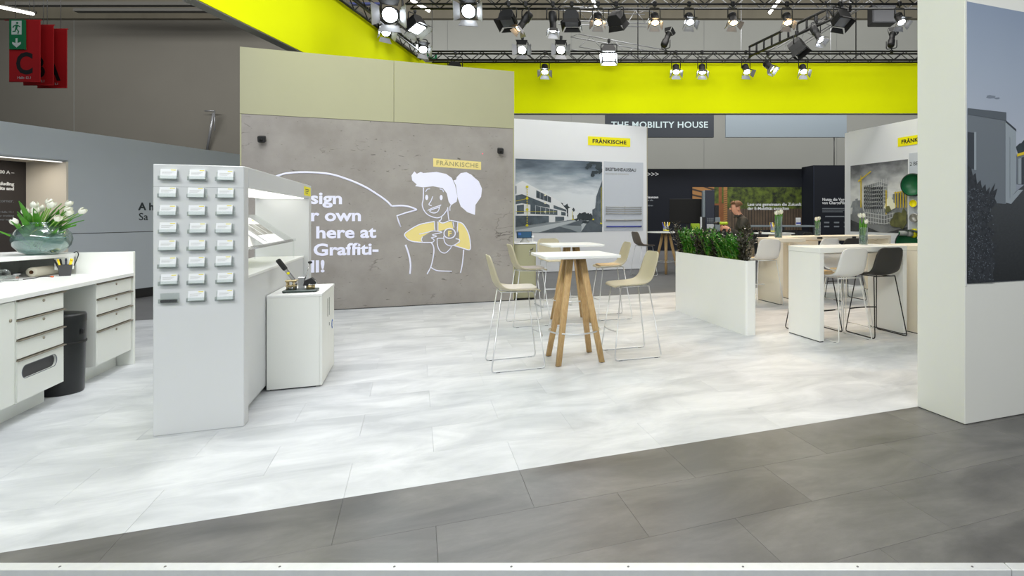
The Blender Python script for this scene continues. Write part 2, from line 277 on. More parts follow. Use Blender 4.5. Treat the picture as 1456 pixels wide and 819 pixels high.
# ------------------------------------------------------------------ mesh helpers
ROOT = {}          # object -> matrix of the thing it belongs to
class B:
    def __init__(s): s.bm = bmesh.new(); s.mi = 0
    def _mark(s, fs):
        for f in fs: f.material_index = s.mi
    def box(s, x0, y0, z0, x1, y1, z1, bev=0.0, mx=None, m=None):
        if m is not None: s.mi = m
        vs = [s.bm.verts.new((x, y, z)) for x in (x0, x1) for y in (y0, y1) for z in (z0, z1)]
        idx = ((0, 1, 3, 2), (4, 6, 7, 5), (0, 4, 5, 1), (2, 3, 7, 6), (0, 2, 6, 4), (1, 5, 7, 3))
        fs = [s.bm.faces.new([vs[i] for i in f]) for f in idx]
        bmesh.ops.recalc_face_normals(s.bm, faces=fs)
        s._mark(fs)
        if bev:
            es = list({e for f in fs for e in f.edges})
            r = bmesh.ops.bevel(s.bm, geom=es, offset=bev, segments=1, affect='EDGES', profile=0.5)
            s._mark(r['faces'])
            vs = list({v for f in r['faces'] for v in f.verts} | {v for v in vs if v.is_valid})
        if mx is not None: bmesh.ops.transform(s.bm, matrix=mx, verts=vs)
        return vs
    def prism(s, pts, z0, z1, mx=None, bev=0.0):
        """2-D outline (x, y) extruded from z0 to z1; mx places it"""
        lo = [s.bm.verts.new((x, y, z0)) for x, y in pts]; hi = [s.bm.verts.new((x, y, z1)) for x, y in pts]
        n = len(pts); fs = [s.bm.faces.new(lo[::-1]), s.bm.faces.new(hi)]
        for i in range(n): fs.append(s.bm.faces.new((lo[i], lo[(i+1) % n], hi[(i+1) % n], hi[i])))
        bmesh.ops.recalc_face_normals(s.bm, faces=fs); s._mark(fs)
        vs = lo+hi
        if bev:
            es = list({e for f in fs[:2] for e in f.edges})
            r = bmesh.ops.bevel(s.bm, geom=es, offset=bev, segments=1, affect='EDGES', profile=0.5); s._mark(r['faces'])
            vs = list({v for f in r['faces'] for v in f.verts} | {v for v in vs if v.is_valid})
        if mx is not None: bmesh.ops.transform(s.bm, matrix=mx, verts=vs)
        return vs
    def tube(s, pts, r, n=8, closed=False, caps=True, radii=None):
        P = [Vector(p) for p in pts]; k = len(P); rings = []; nrm = None
        for i in range(k):
            a = P[(i-1) % k] if (closed or i > 0) else P[i]; b = P[(i+1) % k] if (closed or i < k-1) else P[i]
            t = (b-a); t = t.normalized() if t.length > 1e-9 else Vector((0, 0, 1))
            if nrm is None:
                nrm = Vector((0, 0, 1)) if abs(t.z) < 0.9 else Vector((1, 0, 0))
            nrm = (nrm - t*nrm.dot(t)); nrm = nrm.normalized() if nrm.length > 1e-6 else t.orthogonal().normalized()
            bi = t.cross(nrm); rr = radii[i] if radii else r
            rings.append([s.bm.verts.new(P[i] + nrm*rr*math.cos(2*math.pi*j/n) + bi*rr*math.sin(2*math.pi*j/n)) for j in range(n)])
        fs = []
        for i in range(k if closed else k-1):
            A, C = rings[i], rings[(i+1) % k]
            for j in range(n): fs.append(s.bm.faces.new((A[j], A[(j+1) % n], C[(j+1) % n], C[j])))
        if caps and not closed:
            fs.append(s.bm.faces.new(rings[0][::-1])); fs.append(s.bm.faces.new(rings[-1]))
        for f in fs: f.smooth = True
        s._mark(fs); return rings
    def cyl(s, p0, p1, r0, r1=None, n=16):
        return s.tube([p0, p1], r0, n, radii=[r0, r0 if r1 is None else r1])
    def lathe(s, prof, at=(0, 0, 0), n=24, mx=None, smooth=True):
        rings = []; vs = []
        for r, z in prof:
            if r < 1e-6: ring = [s.bm.verts.new((at[0], at[1], at[2]+z))]
            else: ring = [s.bm.verts.new((at[0]+r*math.cos(2*math.pi*j/n), at[1]+r*math.sin(2*math.pi*j/n), at[2]+z)) for j in range(n)]
            rings.append(ring); vs += ring
        fs = []
        for A, C in zip(rings, rings[1:]):
            for j in range(n):
                q = [A[j % len(A)], A[(j+1) % len(A)], C[(j+1) % len(C)], C[j % len(C)]]
                u = []
                for v in q:
                    if v not in u: u.append(v)
                if len(u) > 2: fs.append(s.bm.faces.new(u))
        bmesh.ops.recalc_face_normals(s.bm, faces=fs)
        for f in fs: f.smooth = smooth
        s._mark(fs)
        if mx is not None: bmesh.ops.transform(s.bm, matrix=mx, verts=vs)
        return vs
    def poly(s, pts, m=None):
        if m is not None: s.mi = m
        f = s.bm.faces.new([s.bm.verts.new(p) for p in pts]); f.material_index = s.mi; return f
    def grid(s, fn, nu, nv, smooth=True):
        V = [[s.bm.verts.new(fn(i/(nu-1), j/(nv-1))) for j in range(nv)] for i in range(nu)]
        fs = [s.bm.faces.new((V[i][j], V[i+1][j], V[i+1][j+1], V[i][j+1])) for i in range(nu-1) for j in range(nv-1)]
        for f in fs: f.smooth = smooth
        s._mark(fs); return V, fs
    def move(s, mx): bmesh.ops.transform(s.bm, matrix=mx, verts=s.bm.verts[:]); return s
    def mesh(s, name, mats):
        me = bpy.data.meshes.new(name); s.bm.to_mesh(me); s.bm.free()
        for m in (mats if isinstance(mats, (list, tuple)) else [mats]): me.materials.append(M[m] if isinstance(m, str) else m)
        return me
    def build(s, name, mats, parent=None, hallf=False, local=False):
        """local=False: the coordinates are world ones (hall ones with hallf) and are brought into the thing's own frame"""
        if hallf: s.move(HALL)
        if parent is not None and not local: s.move(ROOT[parent].inverted())
        o = bpy.data.objects.new(name, s.mesh(name, mats)); COL.objects.link(o)
        if parent is not None: o.parent = parent; ROOT[o] = ROOT[parent]
        else: ROOT[o] = Matrix.Identity(4)
        return o
def tag(o, label=None, cat=None, group=None, kind=None):
    if label: o['label'] = label
    if cat: o['category'] = cat
    if group: o['group'] = group
    if kind: o['kind'] = kind
    return o
def thing(name, label, cat, loc=(0, 0, 0), rz=0.0, group=None, kind=None):
    o = bpy.data.objects.new(name, None); COL.objects.link(o); o.empty_display_size = 0.1
    o.location = loc; o.rotation_euler = (0, 0, rz)
    ROOT[o] = Matrix.Translation(Vector(loc)) @ Matrix.Rotation(rz, 4, 'Z')
    return tag(o, label, cat, group, kind)
def dup(root, loc, rz=0.0, label=None, group=None, mats=None):
    """copy of a thing, its parts and their sub-parts; mats swaps materials on the copies' meshes"""
    def sw(c):
        if mats and c.type == 'MESH' and any(m and m.name in mats for m in c.data.materials):
            key = (c.data.name, tuple(sorted(mats.items())))
            if key not in SWAP:
                d = c.data.copy()
                for i, m in enumerate(d.materials):
                    if m and m.name in mats: d.materials[i] = M[mats[m.name]]
                SWAP[key] = d
            c.data = SWAP[key]
    r = root.copy(); COL.objects.link(r); r.location = loc; r.rotation_euler = (0, 0, rz)
    ROOT[r] = Matrix.Translation(Vector(loc)) @ Matrix.Rotation(rz, 4, 'Z')
    if label: r['label'] = label
    if group: r['group'] = group
    sw(r)
    for ch in list(root.children):
        c = ch.copy(); COL.objects.link(c); c.parent = r; ROOT[c] = ROOT[r]; sw(c)
        for g in list(ch.children):
            d = g.copy(); COL.objects.link(d); d.parent = c; ROOT[d] = ROOT[r]; sw(d)
    return r
SWAP = {}
def axes(origin, right, up):
    r = Vector(right).normalized(); u = Vector(up).normalized(); n = r.cross(u)
    return Matrix(((r.x, u.x, n.x, origin[0]), (r.y, u.y, n.y, origin[1]), (r.z, u.z, n.z, origin[2]), (0, 0, 0, 1)))
def text(name, body, size, origin, right, up, m, parent, align='LEFT', bold=0.0, depth=0.0015, xs=1.0, spacing=1.0, line=1.0, sub=True):
    cu = bpy.data.curves.new(name, 'FONT'); cu.body = body; cu.size = size; cu.align_x = align; cu.offset = bold
    cu.extrude = depth; cu.resolution_u = 3; cu.space_character = spacing; cu.space_line = line
    t = bpy.data.objects.new(name, cu); COL.objects.link(t)
    dg = bpy.context.evaluated_depsgraph_get(); me = bpy.data.meshes.new_from_object(t.evaluated_get(dg))
    bpy.data.objects.remove(t)
    mx = axes(origin, right, up) @ Matrix.Diagonal((xs, 1, 1, 1))
    if parent is not None: mx = ROOT[parent].inverted() @ mx
    me.transform(mx); me.name = name; me.materials.clear(); me.materials.append(M[m])
    o = bpy.data.objects.new(name, me); COL.objects.link(o)
    if parent is not None: o.parent = parent; ROOT[o] = ROOT[parent]
    return o
def smooth_path(pts, n=6, closed=False):
    P = [Vector(p) for p in pts]; out = []; k = len(P)
    for i in range(k if closed else k-1):
        a = P[(i-1) % k] if (closed or i > 0) else P[i]; b = P[i]; c = P[(i+1) % k]; d = P[(i+2) % k] if (closed or i+2 < k) else c
        for j in range(n):
            t = j/n; out.append(0.5*((2*b)+(c-a)*t+(2*a-5*b+4*c-d)*t*t+(3*b-a-3*c+d)*t**3))
    if not closed: out.append(P[-1])
    return out
def rounded(pts, r, n=4):
    """polyline with rounded corners"""
    P = [Vector(p) for p in pts]; out = [P[0]]
    for a, b, c in zip(P, P[1:], P[2:]):
        u = (a-b); v = (c-b); d = min(r, u.length*0.45, v.length*0.45); p = b+u.normalized()*d; q = b+v.normalized()*d
        for j in range(n+1):
            t = j/n; out.append(p*(1-t)**2 + b*2*t*(1-t) + q*t*t)
    out.append(P[-1]); return out
def rrect(x0, y0, x1, y1, r, n=4):
    out = []
    for cx, cy, a0 in ((x1-r, y1-r, 0), (x0+r, y1-r, 90), (x0+r, y0+r, 180), (x1-r, y0+r, 270)):
        for j in range(n+1):
            a = math.radians(a0+90*j/n); out.append((cx+r*math.cos(a), cy+r*math.sin(a)))
    return out
X3, Y3, Z3 = Vector((1, 0, 0)), Vector((0, 1, 0)), Vector((0, 0, 1))
HX, HY = hall(1, 0), hall(0, 1)
# ================================================================== the setting
# ---- stand floor: pale and grey tiles on a sub-floor, cut along the aluminium edge
KD0, KD1 = 2.436, 2.45        # hall distance of the edge
b = B(); b.prism([tuple(hall(x, d))[:2] for x, d in ((-16, KD1), (17, KD1), (30, 34), (-30, 34))], -0.1, -0.014)
floor = tag(b.build('floor', 'subfloor'), kind='structure')
b = B(); b.box(-40, -14, -0.2, 40, 40, -0.102)
hf = tag(b.build('floor', 'carpet', hallf=True), kind='structure')
def clip(poly, keep):           # keep(p) > 0 inside; straight cut
    out = []
    for p, q in zip(poly, poly[1:]+poly[:1]):
        a, c = keep(p), keep(q)
        if a >= 0: out.append(p)
        if (a >= 0) != (c >= 0):
            t = a/(a-c); out.append((p[0]+(q[0]-p[0])*t, p[1]+(q[1]-p[1])*t))
    return out
hd = lambda p: p[0]*ST + p[1]*CT - KD1
hx = lambda p: p[0]*CT - p[1]*ST
TW, TL, GAP = 0.93, 0.4575, 0.0004
cache = {}
def tile(x0, y0, x1, y1, m):
    pl = [(x0+GAP, y0+GAP), (x1-GAP, y0+GAP), (x1-GAP, y1-GAP), (x0+GAP, y1-GAP)]
    cut = clip(pl, hd)
    if len(cut) < 3: return
    full = len(cut) == 4 and all(abs(p[0]-q[0])+abs(p[1]-q[1]) < 1e-6 for p, q in zip(cut, pl))
    key = (m, round(x1-x0, 4), round(y1-y0, 4))
    if full and key in cache: me = cache[key]
    else:
        bb = B(); bb.prism([(p[0]-x0, p[1]-y0) for p in cut], -0.0138, 0.0, bev=0.0008); me = bb.mesh('floor_tile', m)
        if full: cache[key] = me
    o = bpy.data.objects.new('floor_tile', me); COL.objects.link(o); o.location = (x0, y0, 0); o.parent = floor
    return o
YL = 3.37                        # front edge of the pale floor
rows = 15; hgt = (10.2-YL)/rows
for r in range(rows):
    off = (-5.94 + 0.465*(r % 2))
    for k in range(16):
        x0 = off+k*TW
        if x0 > 8.9 or x0+TW < -5.2: continue
        tile(x0, YL+r*hgt, x0+TW, YL+(r+1)*hgt, 'light_floor')
for r, (y0, y1) in enumerate(((2.905, 3.37), (2.4475, 2.905), (1.99, 2.4475), (1.5325, 1.99), (1.075, 1.5325), (0.6175, 1.075))):
    off = -0.36 if r % 2 == 0 else 0.09-TW/1.0
    if r == 2: off = 0.55-TW*1.0
    if r == 3: off = 1.955-TW*3
    for k in range(-4, 9):
        x0 = off+k*TW
        o = tile(x0, y0, x0+TW, y1, 'dark_floor')
        if o is not None: o['label'] = 'grey floor tile'
# aluminium edge strip with countersunk screws, a joint in it
strip = thing('trim_1', None, None, hall(0, KD0)); strip['kind'] = 'structure'
for x0, x1 in ((-7.0, 1.603), (1.607, 8.0)):
    b = B(); b.box(x0, 2.397, -0.1, x1, 2.449, 0.004, 0.002); b.build('edge_strip', 'alu', strip, hallf=True)
for x in (-2.45, -2.0, -1.51, -1.02, -0.52, -0.02, 0.47, 0.96, 1.45, 1.73):
    b = B(); b.lathe([(0.0001, 0.0062), (0.004, 0.0058), (0.0055, 0.004)], at=(x, 2.42, 0), n=10); b.build('screw', 'screw', strip, hallf=True)
# ---- hall shell
b = B(); b.box(-17.9, 32, -0.1, 34, 32.4, 12.65)
b.build('wall_back', 'hallwall', hallf=True)['kind'] = 'structure'
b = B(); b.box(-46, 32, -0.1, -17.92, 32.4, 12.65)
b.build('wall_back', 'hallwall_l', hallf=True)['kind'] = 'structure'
b = B(); b.box(-46, 31.7, 12.6, 34, 32.4, 17)
ub = b.build('trim_2', 'hallband', hallf=True); ub['kind'] = 'structure'
for x in (-31.6, -10.5, -3.5, 4.0, 11.5):
    b = B(); b.box(x, 31.985, 0, x+0.03, 32.02, 12.6); o = b.build('trim_3', 'soffit', hallf=True); o['kind'] = 'structure'
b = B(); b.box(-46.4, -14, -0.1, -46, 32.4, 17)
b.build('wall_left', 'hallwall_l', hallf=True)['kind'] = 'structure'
b = B(); b.box(-46, -12, 16.9, 34, 32.4, 17.3)
b.build('ceiling', 'hallceil', hallf=True)['kind'] = 'structure'
# wall-mounted bracket on the left hall wall
t = thing('wall_bracket', 'thin steel bracket arm standing off the dark hall wall', 'bracket', hall(-23.2, 31.9, 5.4))
b = B(); b.tube([(-23.9, 31.6, 7.4), (-23.35, 31.6, 7.4)], 0.035, 6); b.tube([(-23.35, 31.6, 7.42), (-23.35, 31.6, 6.3)], 0.035, 6); b.build('bracket_arm', 'silver', t, hallf=True)
b = B(); b.tube([(-23.4, 31.6, 7.3), (-24.0, 31.9, 5.2)], 0.07, 6); b.build('brace', 'silver', t, hallf=True)

# ---- grey booth wall on the far left with its lit niche
ga = math.atan2(73, 805)                         # its direction against the hall depth
GW = hall(-9.172, 10.81)                         # point on its foot
gd = (hall(math.sin(ga), math.cos(ga)))          # along the wall, away from the camera
gn = Vector((gd.y, -gd.x, 0))                    # towards the aisle
def gpos(t, s, z): return GW + gd*t + gn*s + Z3*z
GM = Matrix(((gd.x, -gn.x, 0, GW.x), (gd.y, -gn.y, 0, GW.y), (0, 0, 1, 0), (0, 0, 0, 1)))   # local x along, local y into the wall
def nb(): return B()
wl = thing('wall_left', None, None, GW); wl['kind'] = 'structure'
TJ = -1.486                                        # niche jamb
def wl_box(name, m, x0, y0, z0, x1, y1, z1, parent=wl):
    b = B(); b.box(x0, y0, z0, x1, y1, z1, mx=GM); return b.build(name, m, parent)
wl_box('wall_panel', 'greywall', TJ, 0, 0.16, 8.0, 0.12, 1.21); wl_box('wall_panel', 'greywall', TJ, 0, 1.222, 8.0, 0.12, 2.40)
wl_box('wall_panel', 'greywall', -7.0, 0, 2.40, 8.0, 0.12, 2.92); wl_box('joint', 'gap', TJ, 0.012, 1.205, 8.0, 0.1, 1.23)
wl_box('skirting', 'skirting', TJ, -0.008, 0.0, 8.0, 0.1, 0.16)
wl_box('niche_side', 'nichebeige', TJ-0.03, 0.0, 0.0, TJ, 0.735, 2.40)
wl_box('niche_back', 'darkpanel', -7.0, 0.735, 0.0, TJ, 0.785, 1.218); wl_box('niche_back', 'darkpanel', -7.0, 0.735, 1.232, TJ, 0.785, 2.42)
wl_box('niche_joint', 'inkgrey', -7.0, 0.747, 1.21, TJ, 0.775, 1.24)
wl_box('niche_ceiling', 'nichebeige', -7.0, 0.0, 2.40, TJ, 0.785, 2.425)
wl_box('light_strip', 'strip_light', -6.5, 0.05, 2.388, TJ-0.05, 0.09, 2.399)
l = bpy.data.lights.new('niche_lamp', 'AREA'); l.shape = 'RECTANGLE'; l.size = 4.0; l.size_y = 0.05; l.energy = 30; l.color = (1, 0.93, 0.8)
lo = bpy.data.objects.new('niche_lamp', l); COL.objects.link(lo); lo.matrix_world = GM @ Matrix.Translation((-3.8, 0.2, 2.38))
tr = (gd, Z3)
for s, z, sz, bd in (('A h', 1.624, 0.195, 0.006), ('Sa', 1.434, 0.195, 0.001)):
    text('wall_lettering', s, sz, gpos(-0.28, 0.001, z), *tr, 'inkdark', wl, bold=bd, xs=1.1)
for s, z, sz, bd, m in (('Up to 4000 A –', 2.19, 0.072, 0.002, 'inkwhite'), ('Busbars, including', 2.005, 0.072, 0.003, 'inkwhite'), ('tap-off units and', 1.93, 0.072, 0.003, 'inkwhite'), ('Just around the corner.', 1.73, 0.07, 0, 'inkgrey'), ('Halle 12.1', 1.56, 0.045, 0, 'inkgrey'), ('Busbar trunking', 1.50, 0.045, 0, 'inkgrey'), ('power supply', 1.44, 0.045, 0, 'inkgrey')):
    text('panel_lettering', s, sz, gpos(TJ-0.20, -0.734, z), *tr, m, wl, align='RIGHT', bold=bd)

# ---- concrete projection wall with its olive-beige fascia
t = thing('wall_back_concrete', None, None, (0, 10.2, 0)); t.name = 'wall_centre'; t['kind'] = 'structure'; wc = t
CX0, CX1 = -2.505, 1.636
b = B(); b.box(CX0+0.02, 10.2, 0.0, CX1-0.02, 10.33, 3.066); b.build('concrete_panel', 'concrete', wc)
b = B(); b.box(CX0, 10.197, 3.072, -0.345, 10.36, 4.09); b.build('fascia_panel', 'beige', wc)
b = B(); b.box(-0.339, 10.197, 3.072, CX1, 10.36, 4.09); b.build('fascia_panel', 'beige', wc)
b = B(); b.box(CX0+0.01, 10.21, 3.06, CX1-0.01, 10.35, 3.08); b.build('joint', 'gap', wc)
b = B(); b.box(CX1-0.02, 10.196, 0, CX1, 10.36, 3.066); b.build('wall_edge', 'beige', wc)
b = B(); b.box(CX0, 10.196, 0, CX0+0.02, 10.36, 3.066); b.build('wall_edge', 'beige', wc)
b = B(); b.box(CX0, 10.192, 0, CX1, 10.2, 0.012); b.build('base_joint', 'gap', wc)
# projected light painted as pale shapes: speech bubble, lettering and a line drawing of a woman in dungarees
PW = 10.196
def proj_line(name, pts, r, parent, m='projwhite', closed=False, sm=True):
    q = smooth_path([(x, 0, z) for x, z in pts], 6, closed) if sm else [Vector((x, 0, z)) for x, z in pts]
    bb = B(); bb.tube(q, r, 6, closed=closed)
    bb.move(Matrix.Translation((0, PW, 0)) @ Matrix.Diagonal((1, 0.12, 1, 1))); return bb.build(name, m, parent)
def proj_area(name, pts, m, parent, dep=0.0, sm=True):
    q = smooth_path([(x, 0, z) for x, z in pts], 5, True) if sm else [Vector((x, 0, z)) for x, z in pts]
    bb = B(); bb.prism([(p.x, p.z) for p in q], 0, 0.0012, mx=axes((0, PW+0.003-dep, 0), X3, Z3)); return bb.build(name, m, parent)
pj = thing('projected_drawing', 'white line drawing with speech bubble and ponytailed woman thrown on the concrete wall', 'projection', (0.3, PW, 1.3))
bub = [(-2.35, 1.86), (-2.2, 2.03), (-1.976, 2.147), (-1.831, 2.185), (-1.595, 2.201), (-1.293, 2.182), (-1.047, 2.109), (-0.796, 1.996), (-0.604, 1.873), (-0.458, 1.761), (-0.377, 1.673)]
proj_line('bubble_outline', bub, 0.016, pj)
proj_line('bubble_outline', [(-0.377, 1.673), (-0.212, 1.682), (-0.079, 1.657), (0.016, 1.614)], 0.015, pj)
proj_line('bubble_outline', [(0.016, 1.614), (-0.145, 1.567), (-0.295, 1.513), (-0.271, 1.424), (-0.235, 1.324)], 0.012, pj, sm=False)
proj_line('bubble_outline', [(-0.162, 1.029), (-0.112, 0.866), (-0.085, 0.704), (-0.092, 0.535)], 0.015, pj)
for s, x, z in (('Design', -1.103, 1.708), ('your own', -0.827, 1.434), ('wall here at', -0.617, 1.159), ('our Graffiti-', -0.572, 0.884), ('Wall!', -1.348, 0.62)):
    text('bubble_lettering', s, 0.262, (x, PW, z), X3, Z3, 'projwhite', pj, align='RIGHT', bold=0.008, xs=1.15)
proj_area('projected_sleeve', [(0.297, 1.417), (0.063, 1.368), (-0.103, 1.273), (-0.179, 1.192), (-0.09, 1.095), (0.089, 1.065), (0.102, 1.161), (0.297, 1.284)], 'sand', pj, sm=False)
proj_area('projected_sleeve', [(0.683, 1.407), (0.764, 1.365), (0.845, 1.223), (0.881, 1.052), (0.873, 0.925), (0.75, 0.956), (0.615, 1.0), (0.696, 1.083), (0.696, 1.224), (0.656, 1.309)], 'sand', pj, sm=False)
proj_area('projected_shirt', [(0.35, 1.409), (0.429, 1.38), (0.575, 1.422), (0.602, 1.281), (0.482, 1.282), (0.35, 1.25)], 'sand', pj, sm=False)
proj_area('projected_hair', [(0.115, 1.994), (-0.014, 2.013), (0.012, 2.041), (-0.06, 2.108), (-0.07, 2.19), (-0.026, 2.26), (0.012, 2.22), (0.076, 2.254), (0.115, 2.236), (0.323, 2.261), (0.482, 2.232), (0.575, 2.165), (0.629, 2.04), (0.669, 1.843), (0.656, 1.759), (0.562, 1.696), (0.522, 1.758), (0.495, 1.897), (0.429, 1.985), (0.271, 2.016)], 'projwhite', pj, sm=False)
proj_area('projected_ponytail', [(0.602, 2.123), (0.648, 2.138), (0.656, 2.181), (0.723, 2.253), (0.818, 2.27), (0.9, 2.229), (0.941, 2.188), (1.024, 2.119), (1.079, 1.991), (1.065, 1.848), (0.969, 1.705), (0.96, 1.529), (0.832, 1.577), (0.723, 1.675), (0.674, 1.815), (0.642, 2.04)], 'projwhite', pj, 0.0014, sm=False)
for pts, r in (([(0.12, 1.988), (0.115, 1.80), (0.100, 1.70), (0.13, 1.60), (0.206, 1.52), (0.337, 1.478), (0.429, 1.52), (0.508, 1.632)], 0.009), ([(0.508, 1.66), (0.515, 1.54), (0.53, 1.436)], 0.009), ([(0.408, 1.506), (0.402, 1.45), (0.363, 1.422)], 0.009), ([(0.363, 1.422), (0.429, 1.389), (0.548, 1.436)], 0.009),
    ([(0.297, 1.417), (0.063, 1.368), (-0.103, 1.273), (-0.179, 1.192), (-0.09, 1.095), (0.089, 1.065), (0.26, 1.06)], 0.009), ([(0.548, 1.436), (0.683, 1.407), (0.764, 1.365), (0.845, 1.223), (0.881, 1.052), (0.873, 0.925), (0.75, 0.956), (0.615, 1.0)], 0.009),
    ([(0.292, 1.417), (0.302, 1.242)], 0.008), ([(0.35, 1.417), (0.35, 1.25)], 0.008), ([(0.594, 1.408), (0.612, 1.31)], 0.008), ([(0.674, 1.407), (0.664, 1.225)], 0.008),
    ([(0.05, 1.205), (0.13, 1.222), (0.193, 1.236), (0.271, 1.256), (0.416, 1.232), (0.258, 1.19), (0.329, 1.165), (0.24, 1.14)], 0.008), ([(0.24, 1.14), (0.29, 1.10), (0.26, 1.06)], 0.008), ([(0.102, 1.161), (0.085, 1.11), (0.102, 1.079)], 0.007),
    ([(0.442, 1.171), (0.452, 1.09), (0.482, 1.031), (0.562, 0.995), (0.65, 1.03), (0.69, 1.06)], 0.008), ([(0.637, 1.12), (0.70, 1.10), (0.696, 1.05)], 0.008), ([(0.337, 1.131), (0.344, 1.005), (0.389, 0.907), (0.469, 0.877), (0.548, 0.946), (0.575, 1.001)], 0.008), ([(0.337, 1.131), (0.442, 1.129)], 0.008),
    ([(0.24, 1.06), (0.275, 1.0), (0.284, 0.896), (0.245, 0.675), (0.175, 0.525)], 0.010), ([(0.235, 0.64), (0.323, 0.584), (0.45, 0.568), (0.575, 0.561)], 0.009), ([(0.772, 0.927), (0.75, 0.688), (0.718, 0.525)], 0.010),
    ([(0.154, 1.92), (0.18, 1.962), (0.224, 1.971)], 0.008), ([(0.376, 1.973), (0.424, 1.957), (0.442, 1.919)], 0.008), ([(0.266, 1.844), (0.24, 1.769), (0.205, 1.705), (0.25, 1.686)], 0.008), ([(0.185, 1.602), (0.258, 1.644), (0.376, 1.687), (0.402, 1.701)], 0.008), ([(0.385, 1.69), (0.35, 1.59), (0.28, 1.56), (0.22, 1.60), (0.37, 1.66)], 0.009), ([(0.545, 1.60), (0.545, 1.66), (0.56, 1.70)], 0.008)):
    proj_line('drawn_line', pts, r, pj)
for x in (0.17, 0.402):
    proj_area('drawn_eye', [(x+0.024*math.cos(a*0.5236), 1.825+0.046*math.sin(a*0.5236)) for a in range(12)], 'projwhite', pj, sm=False)
proj_line('badge_ring', [(0.54+0.092*math.cos(a*0.3927), 1.212+0.085*math.sin(a*0.3927)) for a in range(16)], 0.010, pj, closed=True)
text('badge_letter', 'F', 0.13, (0.54, PW, 1.165), X3, Z3, 'sand', pj, align='CENTER', bold=0.006)
proj_area('logo_field', [(0.274, 2.492), (1.064, 2.459), (1.064, 2.317), (0.274, 2.35)], 'sand', pj, sm=False)
text('logo_lettering', 'FRÄNKISCHE', 0.108, (0.669, PW-0.001, 2.366), (0.79, 0, -0.033), Z3, 'projgrey', pj, align='CENTER', bold=0.001, xs=1.02, spacing=1.12)
b = B(); b.lathe([(0.0001, 0.003), (0.008, 0.002), (0.01, 0)], mx=axes((1.09, 10.199, 2.60), X3, Z3), n=10)
tag(b.build('laser_dot', mat('red_dot', (230, 80, 100), 0.5, emit=0.6)), 'tiny red laser dot above the projected logo', 'dot')
def corner_sensor(x, z, label):
    t = thing('interactive_sensor', label, 'sensor', (x, 10.2, z))
    b = B(); b.cyl((x, 10.2, z+0.01), (x, 10.15, z+0.01), 0.028, n=12); b.build('mount', 'black', t)
    b = B(); b.prism(rrect(-0.05, -0.055, 0.05, 0.045, 0.02), 0, 0.09, mx=axes((x, 10.155, z), X3, (0, -0.25, 1)), bev=0.008); b.build('housing', 'black', t)
    b = B(); b.cyl((x, 10.068, z-0.035), (x, 10.062, z-0.037), 0.022, n=12); b.build('lens', 'screen', t)
corner_sensor(-2.2, 2.70, 'black sensor box near the concrete wall edge above the card tower')
corner_sensor(1.385, 2.67, 'black sensor box at the concrete wall edge by the white photo wall')

# ---- white photo wall
ww = thing('wall_photo', None, None, (4.4, 15.15, 0)); ww.name = 'wall_rear'; ww['kind'] = 'structure'
b = B(); b.box(2.2, 15.15, 0, 6.235, 15.27, 4.10, 0.004); b.build('wall_panel', 'boothwhite', ww)
b = B(); b.box(6.235, 15.15, 0, 6.26, 15.27, 4.10); b.build('wall_edge', 'edge', ww)
def sign(label, x0, x1, z0, z1, origin, right, name='logo_sign', words='FRÄNKISCHE'):
    t = thing(name, label, 'sign', origin)
    w, h = x1-x0, z1-z0
    b = B(); b.prism([(0, 0), (w, 0), (w, h), (0, h)], 0, 0.012, mx=axes(origin, right, Z3)); b.build('sign_field', 'logoyellow', t)
    nrm = Vector(right).cross(Z3)
    text('sign_lettering', words, h*0.60, Vector(origin)+Vector(right)*w/2+Z3*h*0.28+nrm*0.012, right, Z3, 'ink', t, align='CENTER', bold=0.0055*h/0.25, xs=w/1.253*0.25/h*1.07, spacing=1.1)
sign('yellow company sign with black letters on the white photo wall', 4.467, 5.721, 3.50, 3.745, (4.467, 15.149, 3.49), X3)
# printed photograph of a street with white flats
def poster(name, label, cat, origin, w, h, right, layers, depth=0.006, group=None, lift=0.0004):
    """a flat print: first layer is the whole sheet; the others lie on it, each a printed patch in its own ink"""
    t = thing(name, label, cat, origin)
    mx = axes(origin, right, Z3)
    b = B(); b.prism([(0, 0), (w, 0), (w, h), (0, h)], 0, depth, mx=mx); b.build('sheet', layers[0], t)
    inks = []
    k = 0.0002
    for m, polys in layers[1:]:
        bb = B(); st = 0.0003 if len(polys) < 60 else 0.00001
        for pl in polys:
            k += st; bb.poly([mx @ Vector((u*w, v*h, depth+k)) for u, v in pl])
        bmesh.ops.recalc_face_normals(bb.bm, faces=bb.bm.faces[:])
        n = Vector(right).cross(Z3)
        for f in bb.bm.faces:
            if f.normal.dot(n) < 0: f.normal_flip()
        tag(bb.build('printed_shape', m, t), kind='stuff')
    return t
def ink(name, rgb, rgb2=None, scale=14): return mat('print_'+name, rgb, 0.45, rgb2=rgb2, scale=scale, coord='pos')
rnd = random.Random(3)
def blob(cx, cy, rx, ry, n=11, j=0.35, r=rnd):
    return [(cx+rx*(1-j+2*j*r.random())*math.cos(2*math.pi*i/n), cy+ry*(1-j+2*j*r.random())*math.sin(2*math.pi*i/n)) for i in range(n)]
def conv(f, polys): return [[f(*p) for p in pl] for pl in polys]
cq = lambda x, y: (min(1, max(0, x/875.0)), min(1, max(0, (797-y)/(797-28-27*x/875.0))))
sky1 = grad('print_street_sky', [(0.0, (244, 248, 250)), (0.56, (232, 238, 243)), (0.80, (146, 161, 174)), (1.0, (86, 100, 115))], 2, 0.5, 3.0, (1, 1, 3.2))
WIN, WHT, ROADC, GRN, YEL = ink('window_dark', (62, 74, 84), (100, 114, 124), 3), ink('facade_white', (244, 247, 249)), ink('road', (84, 94, 102), (100, 110, 118), 3), ink('tree_dark', (60, 72, 78), (40, 50, 56), 4), ink('marker_yellow', (226, 214, 40))
